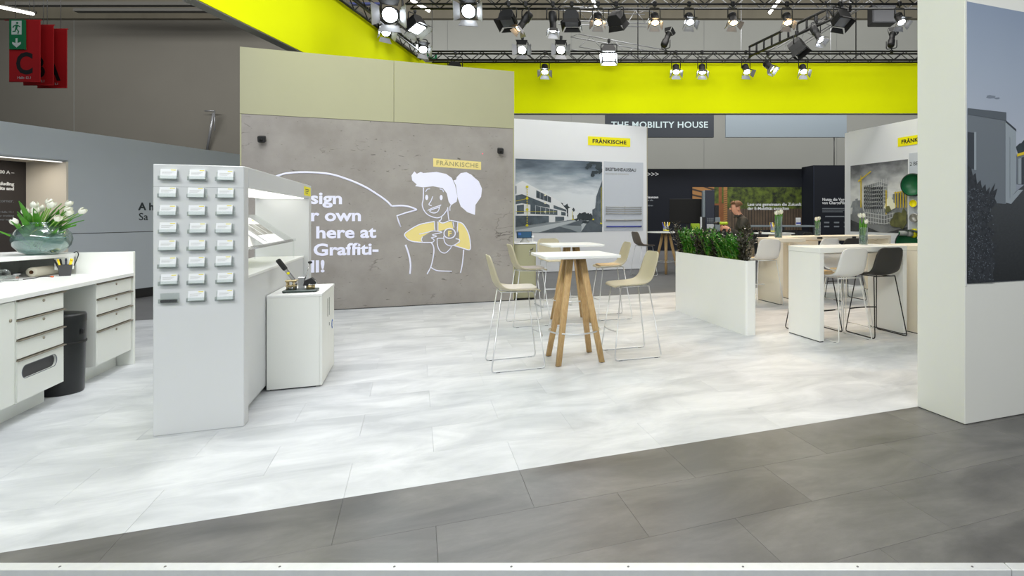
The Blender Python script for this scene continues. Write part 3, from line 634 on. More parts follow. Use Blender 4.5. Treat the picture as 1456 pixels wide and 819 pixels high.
dash = [[(106, y), (114, y), (114, y+14), (106, y+14)] for y in range(320, 725, 24)]
ring = [[(110+14*math.cos(i*0.7854), cy+14*math.sin(i*0.7854)) for i in range(8)] for cy in (320, 440, 556, 720)]
poster('street_photo_print', 'large blue grey street photograph with white flats on the rear wall', 'poster', (2.468, 15.149, 1.066), 2.409, 1.975, X3, [sky1,
  (ink('pavement', (150, 160, 166)), conv(cq, [[(0, 797), (0, 690), (500, 668), (740, 655), (875, 700), (875, 797)]])),
  (ROADC, conv(cq, [[(650, 797), (735, 662), (780, 675), (875, 735), (875, 797)], [(220, 797), (430, 735), (560, 770), (620, 797)], [(495, 722), (640, 668), (715, 664), (650, 730)]])),
  (ink('path_light', (196, 204, 208)), conv(cq, [[(0, 797), (0, 770), (640, 660), (655, 664), (240, 790)], [(655, 790), (735, 668), (728, 664), (650, 720), (660, 730)]])),
  (GRN, conv(cq, [blob(640, 635, 30, 35), blob(680, 622, 32, 42), blob(720, 628, 30, 36), blob(760, 640, 26, 32), blob(605, 650, 22, 22), blob(490, 545, 45, 42), blob(700, 690, 40, 16), blob(575, 560, 12, 20), blob(530, 610, 20, 30), blob(550, 630, 24, 26), blob(590, 640, 22, 24), blob(625, 640, 30, 24), blob(665, 640, 34, 26), blob(705, 640, 34, 26), blob(745, 645, 30, 24), blob(450, 510, 22, 22), blob(510, 570, 20, 26)])),
  (WHT, conv(cq, [[(0, 296), (66, 258), (300, 392), (430, 470), (505, 560), (505, 672), (380, 690), (330, 690), (0, 735)], [(520, 545), (560, 535), (570, 660), (520, 668)], [(575, 590), (612, 580), (612, 650), (575, 660)]])),
  (WIN, conv(cq, [[(0, 410), (62, 396), (330, 508), (335, 540), (60, 490), (0, 500)], [(200, 355), (346, 430), (346, 486), (200, 432)], [(12, 512), (80, 502), (80, 598), (12, 602)], [(143, 503), (410, 566), (410, 615), (143, 600)], [(0, 618), (325, 622), (325, 690), (0, 735)], [(372, 510), (500, 560), (500, 580), (372, 545)], [(448, 578), (494, 588), (494, 622), (448, 618)], [(388, 630), (478, 632), (478, 672), (388, 685)], [(0, 310), (8, 312), (8, 390), (0, 398)]])),
  (ink('mullion', (196, 204, 210)), conv(cq, [[(x, 500+0.235*(x-143)), (x+5, 500+0.235*(x-143)), (x+5, 602), (x, 602)] for x in (190, 240, 290, 330, 370)] + [[(x, 355+0.51*(x-200)), (x+4, 355+0.51*(x-200)), (x+4, 432+0.37*(x-200)), (x, 432+0.37*(x-200))] for x in (236, 272, 310)])),
  (ink('brick_grey', (112, 122, 130), (80, 90, 98), 4), conv(cq, [[(875, 250), (812, 420), (800, 545), (770, 560), (770, 672), (800, 690), (875, 742)]])),
  (WIN, conv(cq, [[(820, 430), (832, 405), (832, 470), (820, 485)], [(843, 395), (858, 360), (858, 440), (843, 460)], [(820, 520), (832, 510), (832, 580), (820, 585)], [(843, 500), (858, 490), (858, 570), (843, 580)], [(840, 640), (860, 640), (860, 700), (840, 690)]])),
  (GRN, conv(cq, [blob(790, 70, 60, 12), blob(740, 95, 30, 22), blob(840, 110, 34, 40), blob(800, 165, 40, 16), blob(770, 195, 22, 20), blob(850, 150, 24, 30), blob(715, 120, 16, 18), blob(830, 75, 45, 18)])),
  (YEL, conv(cq, dash+ring+[[(562, 575), (566, 575), (566, 665), (562, 665)], [(558, 655), (578, 655), (578, 668), (558, 668)], [(770, 655), (788, 655), (788, 670), (770, 670)], [(852, 695), (872, 700), (872, 715), (852, 708)], [(862, 330), (866, 320), (866, 690), (862, 690)], [(0, 466), (108, 440), (108, 444), (0, 470)], [(0, 572), (400, 578), (400, 581), (0, 576)]])),
  (ink('lit_dot', (248, 244, 214)), conv(cq, [blob(286, 408, 9, 10, 8, 0.05), blob(286, 490, 9, 10, 8, 0.05), blob(286, 580, 9, 10, 8, 0.05)]))])
# exhibit panel beside it
ep = thing('cable_display', 'pale exhibit panel with cable samples beside the street photograph', 'panel', (4.93, 15.15, 1.1))
b = B(); b.box(4.93, 15.138, 1.10, 6.12, 15.15, 3.055, 0.002); b.build('board', 'paneltint', ep)
text('panel_heading', 'BREITBANDAUSBAU', 0.125, (4.97, 15.137, 2.79), X3, Z3, 'inkdark', ep, bold=0.003, xs=0.82)
text('panel_subheading', 'BROADBAND EXPANSION', 0.065, (4.97, 15.137, 2.685), X3, Z3, 'greycable', ep, xs=0.9)
for z, m, n in ((1.77, 'greycable', 'cable_sample'), (1.71, 'greycable', 'cable_sample'), (1.65, 'greycable', 'cable_sample'), (1.585, 'greycable', 'cable_sample'), (1.40, 'greycable', 'cable_sample'), (1.22, 'bluecable', 'blue_cable_sample')):
    t = thing('cable_sample', {1.77: 'topmost thin grey cable sample on the pale exhibit panel', 1.71: 'second grey cable sample from the top of the exhibit panel', 1.65: 'third grey cable sample from the top of the exhibit panel', 1.585: 'fourth grey cable sample, lowest of the close set on the panel', 1.40: 'thicker jointed grey cable sample above the blue one', 1.22: 'blue cable sample along the foot of the exhibit panel'}[z], 'cable', (5.5, 15.13, z), group='cable samples on the exhibit panel')
    r = 0.02 if z in (1.22, 1.40) else 0.011
    b = B(); b.tube([(4.99, 15.115, z), (6.06, 15.115, z)], r, 8); b.build('cable', m, t)
    for x in (5.0, 5.55, 6.05):
        b = B(); b.box(x-0.012, 15.10, z-r-0.006, x+0.012, 15.138, z+r+0.006); b.build('clip', 'greycable', t)

# ---- right-hand booth wall
wr = thing('wall_right', None, None, (12.4, 12, 0)); wr['kind'] = 'structure'
b = B(); b.box(12.4, 6.5, 0, 12.52, 13.86, 4.10, 0.004); b.build('wall_panel', 'boothwhite', wr)
b = B(); b.box(12.42, 13.862, 0, 12.56, 14.05, 4.085, 0.004); b.build('wall_end', 'boothwhite', wr)
sign('yellow company sign with black letters on the right booth wall', 0, 1.25, 0, 0.245, (12.399, 11.946, 3.42), (0, -1, 0))
cr = lambda x, y: (min(1, max(0, (x-80)/335.0)), min(1, max(0, ((742+8*(x-80)/335) - y)/((742+8*(x-80)/335) - (350-36*(x-80)/335)))))
sky2 = grad('print_site_sky', [(0.0, (190, 192, 190)), (0.55, (236, 237, 234)), (0.82, (164, 166, 168)), (1.0, (100, 102, 106))], 2, 0.5, 2.6, (1, 1.5, 2.6))
GR1, GR2, GR3, Y2, SUN = ink('site_grey', (112, 116, 118), (158, 162, 164), 3), ink('site_dark', (58, 60, 62), (86, 88, 88), 3), ink('site_light', (206, 208, 206)), ink('crane_yellow', (222, 194, 40)), ink('sun_white', (252, 250, 222))
flo = [[(165, 470+i*22), (262, 440+i*23), (262, 444+i*23), (165, 474+i*22)] for i in range(7)] + [[(262, 440+i*22), (305, 455+i*20), (305, 459+i*20), (262, 444+i*22)] for i in range(8)] + [[(x, 465-0.3*(x-165)), (x+3, 464-0.3*(x-165)), (x+3, 625), (x, 625)] for x in range(168, 300, 13)]
frm = [[(165, y-4+0.18*0), (290, y+16), (345, y), (345, y+4), (290, y+21), (165, y+1)] for y in (628, 652, 678)] + [[(x, 628), (x+4, 628), (x+4, 700), (x, 696)] for x in range(175, 345, 16)]
poster('site_photo_print', 'grey photograph of a building site with yellow crane on the right booth wall', 'poster', (12.399, 13.767, 1.05), 2.155, 2.0, (0, -1, 0), [sky2,
  (ink('site_ground', (120, 122, 122), (150, 152, 152), 2), conv(cr, [[(80, 742), (80, 640), (240, 600), (415, 640), (415, 750)]])),
  (GR2, conv(cr, [[(80, 742), (80, 672), (200, 720), (260, 745)], [(300, 748), (415, 712), (415, 750)]])),
  (ink('site_far', (150, 154, 156)), conv(cr, [[(80, 600), (95, 560), (112, 575), (112, 548), (128, 545), (128, 600)], [(310, 560), (330, 540), (350, 545), (350, 640), (310, 640)]])),
  (GR1, conv(cr, [[(165, 468), (235, 452), (262, 436), (305, 455), (305, 640), (165, 640)], [(100, 560), (150, 555), (165, 640), (90, 640)], [(335, 520), (412, 500), (412, 650), (335, 650)]])),
  (GR3, conv(cr, flo+frm)),
  (GR2, conv(cr, [[(170+i*13, 478+j*23), (178+i*13, 476+j*23), (178+i*13, 490+j*23), (170+i*13, 492+j*23)] for i in range(9) for j in range(6)])),
  (SUN, conv(cr, [blob(322, 575, 22, 46, 14, 0.15), blob(322, 590, 34, 24, 14, 0.15)])),
  (Y2, conv(cr, [[(149, 430), (156, 430), (156, 600), (149, 600)], [(133, 440), (213, 380), (215, 386), (136, 447)], [(150, 408), (155, 408), (155, 440), (150, 440)], [(300, 495), (306, 495), (306, 640), (300, 640)], [(345, 510), (412, 498), (412, 503), (345, 515)]] + [[(352+i*14, 505), (357+i*14, 504), (357+i*14, 600), (352+i*14, 600)] for i in range(5)])),
  (ink('site_tree', (128, 128, 76), (84, 86, 58), 4), conv(cr, [blob(380, 670, 36, 50), blob(350, 690, 26, 30), blob(400, 650, 18, 40), blob(312, 612, 18, 20)]))])
xp = thing('exhibit_board', 'narrow white exhibit board carrying green pipes on the right booth wall', 'panel', (12.4, 11.1, 0.4))
b = B(); b.box(12.385, 10.4, 0.9, 12.4, 11.56, 3.2, 0.002); b.build('board', 'paneltint', xp)
text('board_heading', '2 BE', 0.15, (12.384, 11.54, 2.86), (0, -1, 0), Z3, 'inkdark', xp)
def pipe(y, z, r, ln, label, m='pipegreen'):
    t = thing('pipe_sample', label, 'pipe', (12.385, y, z))
    d = Vector((-1, -0.4, 0)).normalized(); o = Vector((12.36, y, z))
    mx = Matrix.Translation(o) @ d.to_track_quat('Z', 'Y').to_matrix().to_4x4()
    b = B(); b.lathe([(0.0001, 0.02), (r*0.94, 0.02), (r*0.95, ln-0.005), (r*0.96, ln)], n=36, mx=mx); b.build('pipe_bore', m, t)
    b = B()
    pr = [(r*0.96, ln), (r*1.05, ln), (r*1.05, ln-0.04)]
    k = 4
    for i in range(k): pr += [(r, ln-0.05-(ln-0.06)*i/k), (r, ln-0.05-(ln-0.06)*(i+0.45)/k), (r*1.05, ln-0.05-(ln-0.06)*(i+0.5)/k), (r*1.05, ln-0.05-(ln-0.06)*(i+0.95)/k)]
    b.lathe(pr+[(r, 0)], n=36, mx=mx); b.build('pipe_wall', 'pipedark' if m == 'pipegreen' else 'brass', t)
    return t
pipe(11.36, 2.34, 0.29, 0.16, 'upper green open pipe end on the exhibit board')
pipe(11.42, 0.78, 0.36, 0.22, 'lower, larger green open pipe end on the exhibit board')
pipe(11.35, 1.85, 0.10, 0.12, 'small yellow ringed pipe end below the upper green pipe', 'logoyellow')
pipe(11.33, 1.47, 0.11, 0.12, 'small steel pipe fitting in the middle of the exhibit board', 'brass')
t = thing('hose_sample', 'grey hose fitting with green bore and yellow collar above the lower green pipe', 'hose', (12.385, 11.35, 1.06))
d = Vector((-1, 0.45, 0)).normalized(); o = Vector((12.385, 11.35, 1.06))
b = B(); b.cyl(o, o+d*0.08, 0.12, n=20); b.build('collar', 'logoyellow', t)
b = B(); b.cyl(o+d*0.08, o+d*0.2, 0.09, n=20); b.cyl(o+d*0.2, o+d*0.42, 0.065, n=20); b.build('hose', 'cupgrey', t)
b = B(); b.cyl(o+d*0.42, o+d*0.424, 0.048, n=20); b.build('hose_bore', 'pipegreen', t)

# ---- pillar at the right edge with its big shed print
t = thing('pillar_wall', None, None, (4.5, 3.2, 0)); t.name = 'wall_front'; t['kind'] = 'structure'
b = B(); b.box(3.69, 2.95, 0.004, 7.6, 3.365, 4.1, 0.003); b.build('wall_panel', 'pillar', t)
b = B(); b.box(3.694, 2.954, 0, 7.6, 3.36, 0.006); b.build('base_joint', 'gap', t)
def cs(x, y):
    """point read off the obliquely seen print, turned into the print's own width and height"""
    k = (x-900)/805.0; X = 2.948*(ST+k*CT)/(CT-k*ST); D = X*ST+2.948*CT
    return ((X-3.702)/1.6, (1.5-(y-308)*D/805.0-1.018)/2.03)
sky3 = grad('print_shed_sky', [(0.0, (70, 76, 84)), (0.38, (150, 158, 172)), (0.52, (176, 184, 198)), (0.75, (158, 170, 188)), (1.0, (136, 150, 172))], 2, 0.12, 2.0, (1, 1, 1))
LWN = grad('print_lawn', [(0.0, (34, 37, 40)), (1.0, (72, 76, 80))], 2, 0.5, 60, (1, 1, 1))
HDG = ink('hedge_dark', (30, 34, 40), (58, 62, 68), 30)
SHD = ink('shed_wall', (110, 118, 126)); SHR = ink('shed_roof', (86, 94, 102)); SHF = ink('shed_light', (150, 160, 168)); SHW = ink('shed_window', (58, 64, 72))
lr = random.Random(11)
leaves = [blob(1374+lr.random()**1.4*36, 268+lr.random()*130, 0.35+0.5*lr.random(), 0.4+0.6*lr.random(), 4, 0.5, lr) for _ in range(420)]
cl01 = lambda x, y: tuple(min(1, max(0, q)) for q in cs(x, y))
poster('shed_photo_print', 'large dark photograph of a garden shed and lawn on the foreground pillar', 'poster', (3.702, 2.948, 1.018), 1.6, 2.03, X3, [sky3,
  (ink('cloud_smudge', (120, 130, 144)), conv(cl01, [blob(1407, 138, 7, 2.5), blob(1417, 140, 4, 1.2)])),
  (LWN, conv(cl01, [[(1374, 402), (1374, 290), (1428, 285), (1456, 262), (1539, 240), (1539, 402)]])),
  (GRN, conv(cl01, [blob(1452, 212, 8, 12), blob(1470, 205, 12, 16), blob(1500, 206, 20, 14), blob(1530, 210, 12, 14)])),
  (SHD, conv(cl01, [[(1374, 163), (1428, 172), (1428, 290), (1374, 286)], [(1444, 222), (1539, 196), (1539, 262), (1444, 262)]])),
  (SHF, conv(cl01, [[(1428, 172), (1443, 186), (1443, 272), (1428, 290)], [(1428, 288), (1446, 270), (1453, 270), (1436, 290)], [(1446, 226), (1450, 225), (1450, 262), (1446, 262)], [(1460, 222), (1464, 221), (1464, 262), (1460, 262)]])),
  (SHR, conv(cl01, [[(1374, 154), (1429, 160), (1429, 172), (1374, 163)]])),
  (SHW, conv(cl01, [[(1428, 171), (1443, 184), (1443, 187), (1428, 174)], [(1374, 188), (1383, 189), (1383, 240), (1374, 240)], [(1451, 224), (1459, 222), (1459, 262), (1451, 262)]])),
  (SHF, conv(cl01, [[(1383, 188), (1386, 188), (1386, 242), (1383, 242)], [(1434, 195), (1437, 197), (1437, 278), (1434, 281)]])),
  (Y2, conv(cl01, [[(1444, 219), (1539, 190), (1539, 195), (1444, 223)]])),
  (HDG, conv(cl01, [[(1374, 402), (1374, 236), (1379, 240), (1381, 250), (1385, 246), (1387, 262), (1392, 256), (1394, 268), (1399, 262), (1400, 272), (1405, 266), (1404, 276), (1413, 260), (1410, 272), (1416, 268), (1412, 282), (1415, 288), (1404, 300), (1409, 312), (1400, 318), (1412, 330), (1406, 340), (1416, 350), (1408, 362), (1415, 376), (1409, 388), (1412, 402)]])),
  (ink('leaf_glint', (104, 112, 122)), conv(cl01, leaves))])
b = B(); b.box(3.692, 2.944, 1.0, 3.704, 2.95, 4.1); tag(b.build('trim_4', 'alu'), kind='structure')
# ================================================================== overhead: yellow band, trusses, lamps
BD, BX, BZ0, BZ1 = 16.0, -5.86, 4.42, 5.86
t = thing('yellow_band', 'bright yellow fabric fascia band hanging in a right angle above the stand', 'banner', hall(0, BD, BZ0))
b = B(); b.box(BX-0.005, BD, BZ0, 14, BD+0.2, BZ1); o = b.build('fabric_face', 'yellow', t, hallf=True)
b = B(); b.box(BX-0.2, -3, BZ0+0.004, BX, BD+0.2, BZ1); b.build('fabric_face', 'yellow', t, hallf=True)
b = B(); b.box(BX-0.205, -3, BZ0-0.012, BX-0.012, BD+0.2, BZ0+0.002); b.build('underside', 'soffit', t, hallf=True)
b = B(); b.box(BX, BD+0.004, BZ0-0.012, 14, BD+0.2, BZ0); b.build('underside', 'soffit', t, hallf=True)
b = B(); b.box(BX-0.21, -3, BZ1, 14 if False else BX+0.0, BD+0.2, BZ1+0.06); b.build('band_frame', 'soffit', t, hallf=True)
b = B(); b.box(BX, BD-0.0, BZ1, 14, BD+0.2, BZ1+0.1); b.build('band_frame', 'soffit', t, hallf=True)

def brace_mesh(dx, dz, dy, r, m):
    b = B(); b.tube([(0, 0, 0), (dx, dy, dz)], r, 5); return b.mesh('brace', m)
def truss(label, p0, p1, h, w, m='truss', r=0.024, step=0.32, faces=(0, 1), cat='truss', group=None):
    """box truss between two hall points (x, d, z of the lower front chord)"""
    a, c = hall(*p0), hall(*p1); L = (c-a).length; d = (c-a).normalized(); side = Z3.cross(d).normalized(); up = d.cross(side)*-1
    if up.z < 0: up = -up
    t = thing('lighting_truss', label, cat, a, group=group)
    mx = Matrix(((d.x, side.x, up.x, a.x), (d.y, side.y, up.y, a.y), (d.z, side.z, up.z, a.z), (0, 0, 0, 1)))
    for y in (0, w):
        for z in (0, h):
            b = B(); b.tube([(0, y, z), (L, y, z)], r, 8); b.move(mx); b.build('chord', m, t)
    n = int(L/step); st = L/n
    key = [brace_mesh(st, h, 0, r*0.5, m), brace_mesh(st, -h, 0, r*0.5, m), brace_mesh(0, 0, w, r*0.5, m)]
    inv = ROOT[t].inverted()
    for y in (0, w) if len(faces) > 1 else (0,):
        for i in range(n):
            o = bpy.data.objects.new('brace', key[i % 2]); COL.objects.link(o); o.parent = t; ROOT[o] = ROOT[t]
            o.matrix_local = inv @ mx @ Matrix.Translation((i*st, y, 0 if i % 2 == 0 else h))
    for i in range(0, n+1, 4):
        o = bpy.data.objects.new('cross_brace', key[2]); COL.objects.link(o); o.parent = t; ROOT[o] = ROOT[t]
        o.matrix_local = inv @ mx @ Matrix.Translation((i*st, 0, h))
    return t
RT, FT, TZ = 15.55, 11.45, 5.80
truss('black box truss running along the yellow band at the back', (-5.6, RT, TZ), (9.5, RT, TZ), 0.24, 0.24, step=0.29)
truss('nearer black box truss along the top edge above the bar tables', (-4.6, FT, TZ), (6.6, FT, TZ), 0.26, 0.26, step=0.3)
truss('black truss running along the left part of the yellow band', (-5.55, 7.5, TZ), (-5.55, 15.5, TZ), 0.26, 0.26, step=0.3)
truss('distant silver truss high above the far stand, upper one', (-2.4, 20.5, 8.6), (0.9, 23.5, 9.5), 0.5, 0.5, 'silver', 0.02, 0.5, (0,))
truss('distant silver truss high above the far stand, lower one', (-1.9, 20, 7.5), (1.4, 23, 7.8), 0.45, 0.45, 'silver', 0.02, 0.5, (0,))
truss('distant silver truss slanting behind the ladder beam', (4.6, 17.5, 6.4), (8.6, 20, 9.2), 0.35, 0.35, 'silver', 0.02, 0.45, (0,))
# ladder beam between the two trusses
t = thing('ladder_truss', 'flat black ladder beam slanting between the two trusses', 'truss', hall(3.2, 15.4, 5.95))
p, q = Vector(hall(3.17, 15.4, 5.86)), Vector(hall(4.45, 11.6, 5.72))
for dz in (0, 0.26):
    b = B(); b.tube([p+Z3*dz, q+Z3*dz], 0.035, 6); b.build('rail', 'truss', t)
for i in range(12):
    a = p.lerp(q, i/11); b = B(); b.tube([a, a+Z3*0.26], 0.028, 6); b.build('rung', 'truss', t)

# stage lamps ------------------------------------------------------------
def lamp_body(kind):
    """parts of a lantern whose beam runs along -z from the tilt axis at the origin"""
    b = B()
    if kind == 'fresnel':
        b.lathe([(0.0001, 0.15), (0.07, 0.15), (0.09, 0.12), (0.09, 0.02), (0.1, 0.02), (0.1, -0.14), (0.112, -0.145), (0.112, -0.165), (0.094, -0.165)], n=18)
        for i in range(5): b.lathe([(0.09, 0.02+0.02*i), (0.104, 0.02+0.02*i), (0.104, 0.028+0.02*i), (0.09, 0.028+0.02*i)], n=18)
    elif kind == 'profile':
        b.lathe([(0.0001, 0.2), (0.085, 0.2), (0.095, 0.17), (0.095, 0.0), (0.075, -0.03), (0.075, -0.27), (0.088, -0.27), (0.088, -0.3), (0.078, -0.3)], n=18)
    else:   # flood box
        b.prism([(-0.19, 0.02), (-0.12, 0.14), (0.12, 0.14), (0.19, 0.02), (0.19, -0.14), (-0.19, -0.14)], -0.17, 0.17, mx=Matrix.Rotation(math.radians(90), 4, 'X'), bev=0.008)
    return b
def stage_lamp(label, pos, aim, kind='fresnel', light=None, lens='lens_off', flaps=(35, 35, 35, 35), size=1.0, drop=0.36, above=False, power=0, group=None, spot=50):
    """pos = hall point (x, d, z) of the clamp; aim = hall direction of the beam"""
    P = Vector(hall(*pos)); t = thing('stage_lamp', label, 'lamp', P, group=group)
    bd = (HALL.to_3x3() @ Vector(aim)).normalized(); sg = 1 if above else -1
    piv = P + Z3*sg*drop*size
    rot = bd.to_track_quat('-Z', 'Y').to_matrix().to_4x4()
    mx = Matrix.Translation(piv) @ rot @ Matrix.Scale(size, 4)
    ax = (rot.to_3x3() @ X3); hw = (0.135 if kind != 'flood' else 0.215)*size
    b = B(); b.box(-0.035, -0.03, -0.05, 0.035, 0.03, 0.05, 0.006, mx=Matrix.Translation(P)); b.build('clamp', 'lampgrey', t)
    top = P + Z3*sg*0.06*size
    b = B(); b.tube(rounded([piv-ax*hw, piv-ax*hw - Z3*sg*(drop*0.72)*size, piv+ax*hw - Z3*sg*(drop*0.72)*size, piv+ax*hw], 0.05*size, 3), 0.014*size, 6); b.tube([P, top+Z3*sg*0.03], 0.015*size, 6); b.build('yoke', 'lampgrey', t)
    b = lamp_body(kind); b.move(mx); b.build('housing', 'lampgrey', t)
    zr = {'fresnel': -0.165, 'profile': -0.3, 'flood': -0.14}[kind]; rr = {'fresnel': 0.094, 'profile': 0.078, 'flood': 0.16}[kind]
    b = B()
    if kind == 'flood': b.box(-0.16, -0.14, zr-0.004, 0.16, 0.14, zr-0.001)
    else: b.lathe([(0.0001, zr+0.002), (rr*0.6, zr+0.006), (rr, zr+0.02)], n=18)
    b.move(mx); b.build('lens', lens, t)
    if kind != 'flood' or True:
        wd = {'fresnel': 0.125, 'profile': 0.095, 'flood': 0.19}[kind]; ln = {'fresnel': 0.12, 'profile': 0.11, 'flood': 0.13}[kind]
        for i, a in enumerate(flaps):
            if a is None: continue
            b = B(); b.prism([(-wd*0.82, 0), (wd*0.82, 0), (wd*1.15, -ln), (-wd*1.15, -ln)], -0.003, 0.003)
            b.move(mx @ Matrix.Rotation(math.pi/2*i, 4, 'Z') @ Matrix.Translation((0, wd, zr)) @ Matrix.Rotation(math.radians(a), 4, 'X') @ Matrix.Rotation(math.radians(90), 4, 'X'))
            b.build('barn_door', 'litflap' if (lens != 'lens_off' and i != 0) else 'lampgrey', t)  # flaps of lit lamps get a paler colour standing for the lamplight
    if power:
        l = bpy.data.lights.new('lamp_beam', 'SPOT'); l.energy = power; l.color = light; l.spot_size = math.radians(spot); l.spot_blend = 0.6; l.shadow_soft_size = 0.09
        o = bpy.data.objects.new('lamp_beam', l); COL.objects.link(o); o.parent = t
        o.matrix_local = ROOT[t].inverted() @ mx @ Matrix.Translation((0, 0, zr-0.03))
    return t
def hxp(px, d): return (px-900)/805.0*d
WARM, COOL = (1.0, 0.68, 0.38), (0.88, 0.94, 1.0)
# front truss, from the concrete wall towards the pillar
FL = [
 (723, (-0.1, -0.5, -1), 'flood', None, 'lens_off', (10, 40, 10, 40), 'unlit flood lamp with lowered flaps, first on the nearer truss'),
 (747, (-0.5, -0.5, -1), 'profile', None, 'lens_warm', (50, 20, 60, 20), 'tilted lamp with warm glint beside the first unlit flood lamp'),
 (786, (0.1, -0.4, -1), 'profile', None, 'lens_cool', (15, 15, 30, 30), 'upright dark profile lamp left of the flood lamp pair'),
 (813, (0, -0.3, -1), 'flood', None, 'lens_off', (10, 30, 10, 30), 'unlit flood lamp next to the upright dark profile lamp'),
 (850, (0.05, -0.5, -1), 'fresnel', WARM, 'lens_warm', (50, 30, 50, 45), 'warm glowing lamp beside the dark box lamp on the nearer truss'),
 (876, (0.3, 0.6, -0.8), 'flood', None, 'lens_off', (0, 10, 0, 10), 'dark box lamp turned away on the nearer truss'),
 (931, (0.05, -0.5, -1), 'fresnel', WARM, 'lens_warm', (60, 30, 45, 30), 'warm glowing lamp next to the dark box lamp, towards the middle'),
 (980, (0.1, -0.55, -0.9), 'fresnel', COOL, 'lens_cool', (60, 40, 50, 30), 'cool white lamp between two warm ones on the nearer truss'),
 (1042, (0.1, -0.45, -1), 'fresnel', WARM, 'lens_warm', (40, 50, 40, 50), 'warm glowing lamp with two open flaps, middle of the nearer truss'),
 (1119, (0.05, -0.5, -1), 'fresnel', WARM, 'lens_warm', (50, 30, 50, 30), 'warm glowing lamp above the ladder beam'),
 (1195, (0.2, -0.5, -1), 'flood', None, 'lens_off', (30, 10, 40, 50), 'large dark flood lamp at the upper end of the ladder beam'),
 (1279, (0.1, -0.55, -0.9), 'fresnel', COOL, 'lens_cool', (60, 40, 50, 30), 'cool white lamp nearest the pillar on the nearer truss'),
]
for px, aim, kind, lc, lens, fl, lab in FL:
    stage_lamp(lab, (hxp(px, FT), FT, TZ), aim, kind, lc, lens, fl, 0.8 if kind != 'profile' else 0.9, 0.36, power=(270 if px > 1000 and lens == 'lens_warm' else 90) if lc else 0, spot=75, group='stage lamps on the nearer truss')
# lamps of the ladder beam
for px, d, z, aim, kind, lens, fl, lab in ((1133, 12.9, 5.68, (0.4, -0.3, -0.8), 'flood', 'lens_off', (5, 5, 5, 5), 'small dark box lamp under the middle of the ladder beam'),
    (1160, 12.5, 5.86, (0.25, -0.7, -1), 'profile', 'lens_cool', (40, 40, 20, 20), 'slanting lamp with a bright lens on the ladder beam'),
    (1092, 14.7, 5.72, (0.5, -0.5, -0.7), 'fresnel', 'lens_cool', (10, 10, 20, 20), 'tilted lamp at the lower end of the ladder beam')):
    stage_lamp(lab, (hxp(px, d), d, z), aim, kind, None, lens, fl, 0.9, 0.33)
# big bright lamps under the left truss and on the left end of the near truss
for px, py, d, aim, lab, pw, sz, kd in ((557, 22, 11.3, (0.25, -0.95, -0.32), 'dazzling white lamp at the corner of the nearer and left trusses', 110, 1.5, 'fresnel'),
    (668, 22, 11.2, (0.15, -0.95, -0.3), 'dazzling white lamp alone on the nearer truss', 110, 1.3, 'fresnel')):
    stage_lamp(lab, (hxp(px, d), d, 1.5+(308-py)*d/805+0.5), aim, kd, COOL, 'lens_cool', (45, 45, 45, 45), sz, 0.33, power=pw, spot=70)
for px, py, d, aim, kind, lab in ((546, 44, 13.0, (0.6, -0.6, -0.6), 'fresnel', 'small bright lamp with wide flaps on the left truss'),
    (590, 36, 13.6, (0.5, -0.2, -1), 'flood', 'bright flood lamp with a broad lower flap on the left truss'),
    (600, 70, 14.8, (0.5, -0.8, -0.5), 'fresnel', 'bright lamp at the far end of the left truss')):
    stage_lamp(lab, (hxp(px, d), d, 1.5+(308-py)*d/805+0.36), aim, kind, COOL, 'lens_cool', (50, 40, 50, 40), 1.0, 0.33)
# rear truss
for px, aim, kind, lens, fl, lab, ab in ((648, (0.1, -0.4, -1), 'flood', 'lens_off', (20, 30, 20, 30), 'dark lamp on the rear truss above the concrete wall', False),
    (775, (0.1, -0.7, -1), 'fresnel', 'lens_cool', (50, 50, 30, 50), 'lamp with splayed pale flaps on the rear truss above the white wall', False),
    (961, (0.0, -0.75, -1), 'fresnel', 'lens_cool', (25, 35, 30, 35), 'first of the four hanging lamps on the rear truss', False),
    (998, (0.0, -0.6, -1), 'fresnel', 'lens_cool', (15, 30, 25, 30), 'second of the four hanging lamps on the rear truss', False),
    (1060, (0.15, -0.75, -1), 'fresnel', 'lens_cool', (25, 60, 30, 20), 'third of the four hanging lamps on the rear truss', False),
    (1141, (0.0, -0.85, -1), 'fresnel', 'lens_cool', (35, 35, 40, 35), 'fourth hanging lamp on the rear truss, brightest of the four', False)):
    stage_lamp(lab, (hxp(px, RT), RT-0.05, TZ+0.2), aim, kind, COOL, lens, fl, 0.9, 0.50, power=65 if px in (775, 1141) else 0, spot=70, group='stage lamps on the rear truss')
for px, aim, lens, lab, pw in ((745, (0.1, -1, -0.12), 'lens_cool', 'dazzling lamp standing before the rear truss by the white wall corner', 85), (799, (0.1, -1, -0.12), 'lens_cool', 'second dazzling lamp standing before the rear truss', 85)):
    stage_lamp(lab, (hxp(px, RT), RT-0.2, TZ+0.55), aim, 'fresnel', COOL, lens, (60, 60, 60, 60), 1.1, 0.33, power=pw, spot=80)
stage_lamp('flood lamp with a glowing lower rim lying on the rear truss', (hxp(866, RT), RT-0.1, TZ+0.5), (0, -0.5, -1), 'flood', None, 'lens_cool', (60, 20, 5, 20), 1.0, 0.33)
for px, lab in ((1270, 'dark lamp standing upright on the rear truss near the pillar'), (947, 'dark lamp standing upright on the rear truss behind the warm lamps')):
    stage_lamp(lab, (hxp(px, RT), RT+0.1, TZ+0.26), (0.35, 0.5, 0.9), 'profile', None, 'lens_off', (20, 20, 20, 20), 1.0, 0.3, above=True)
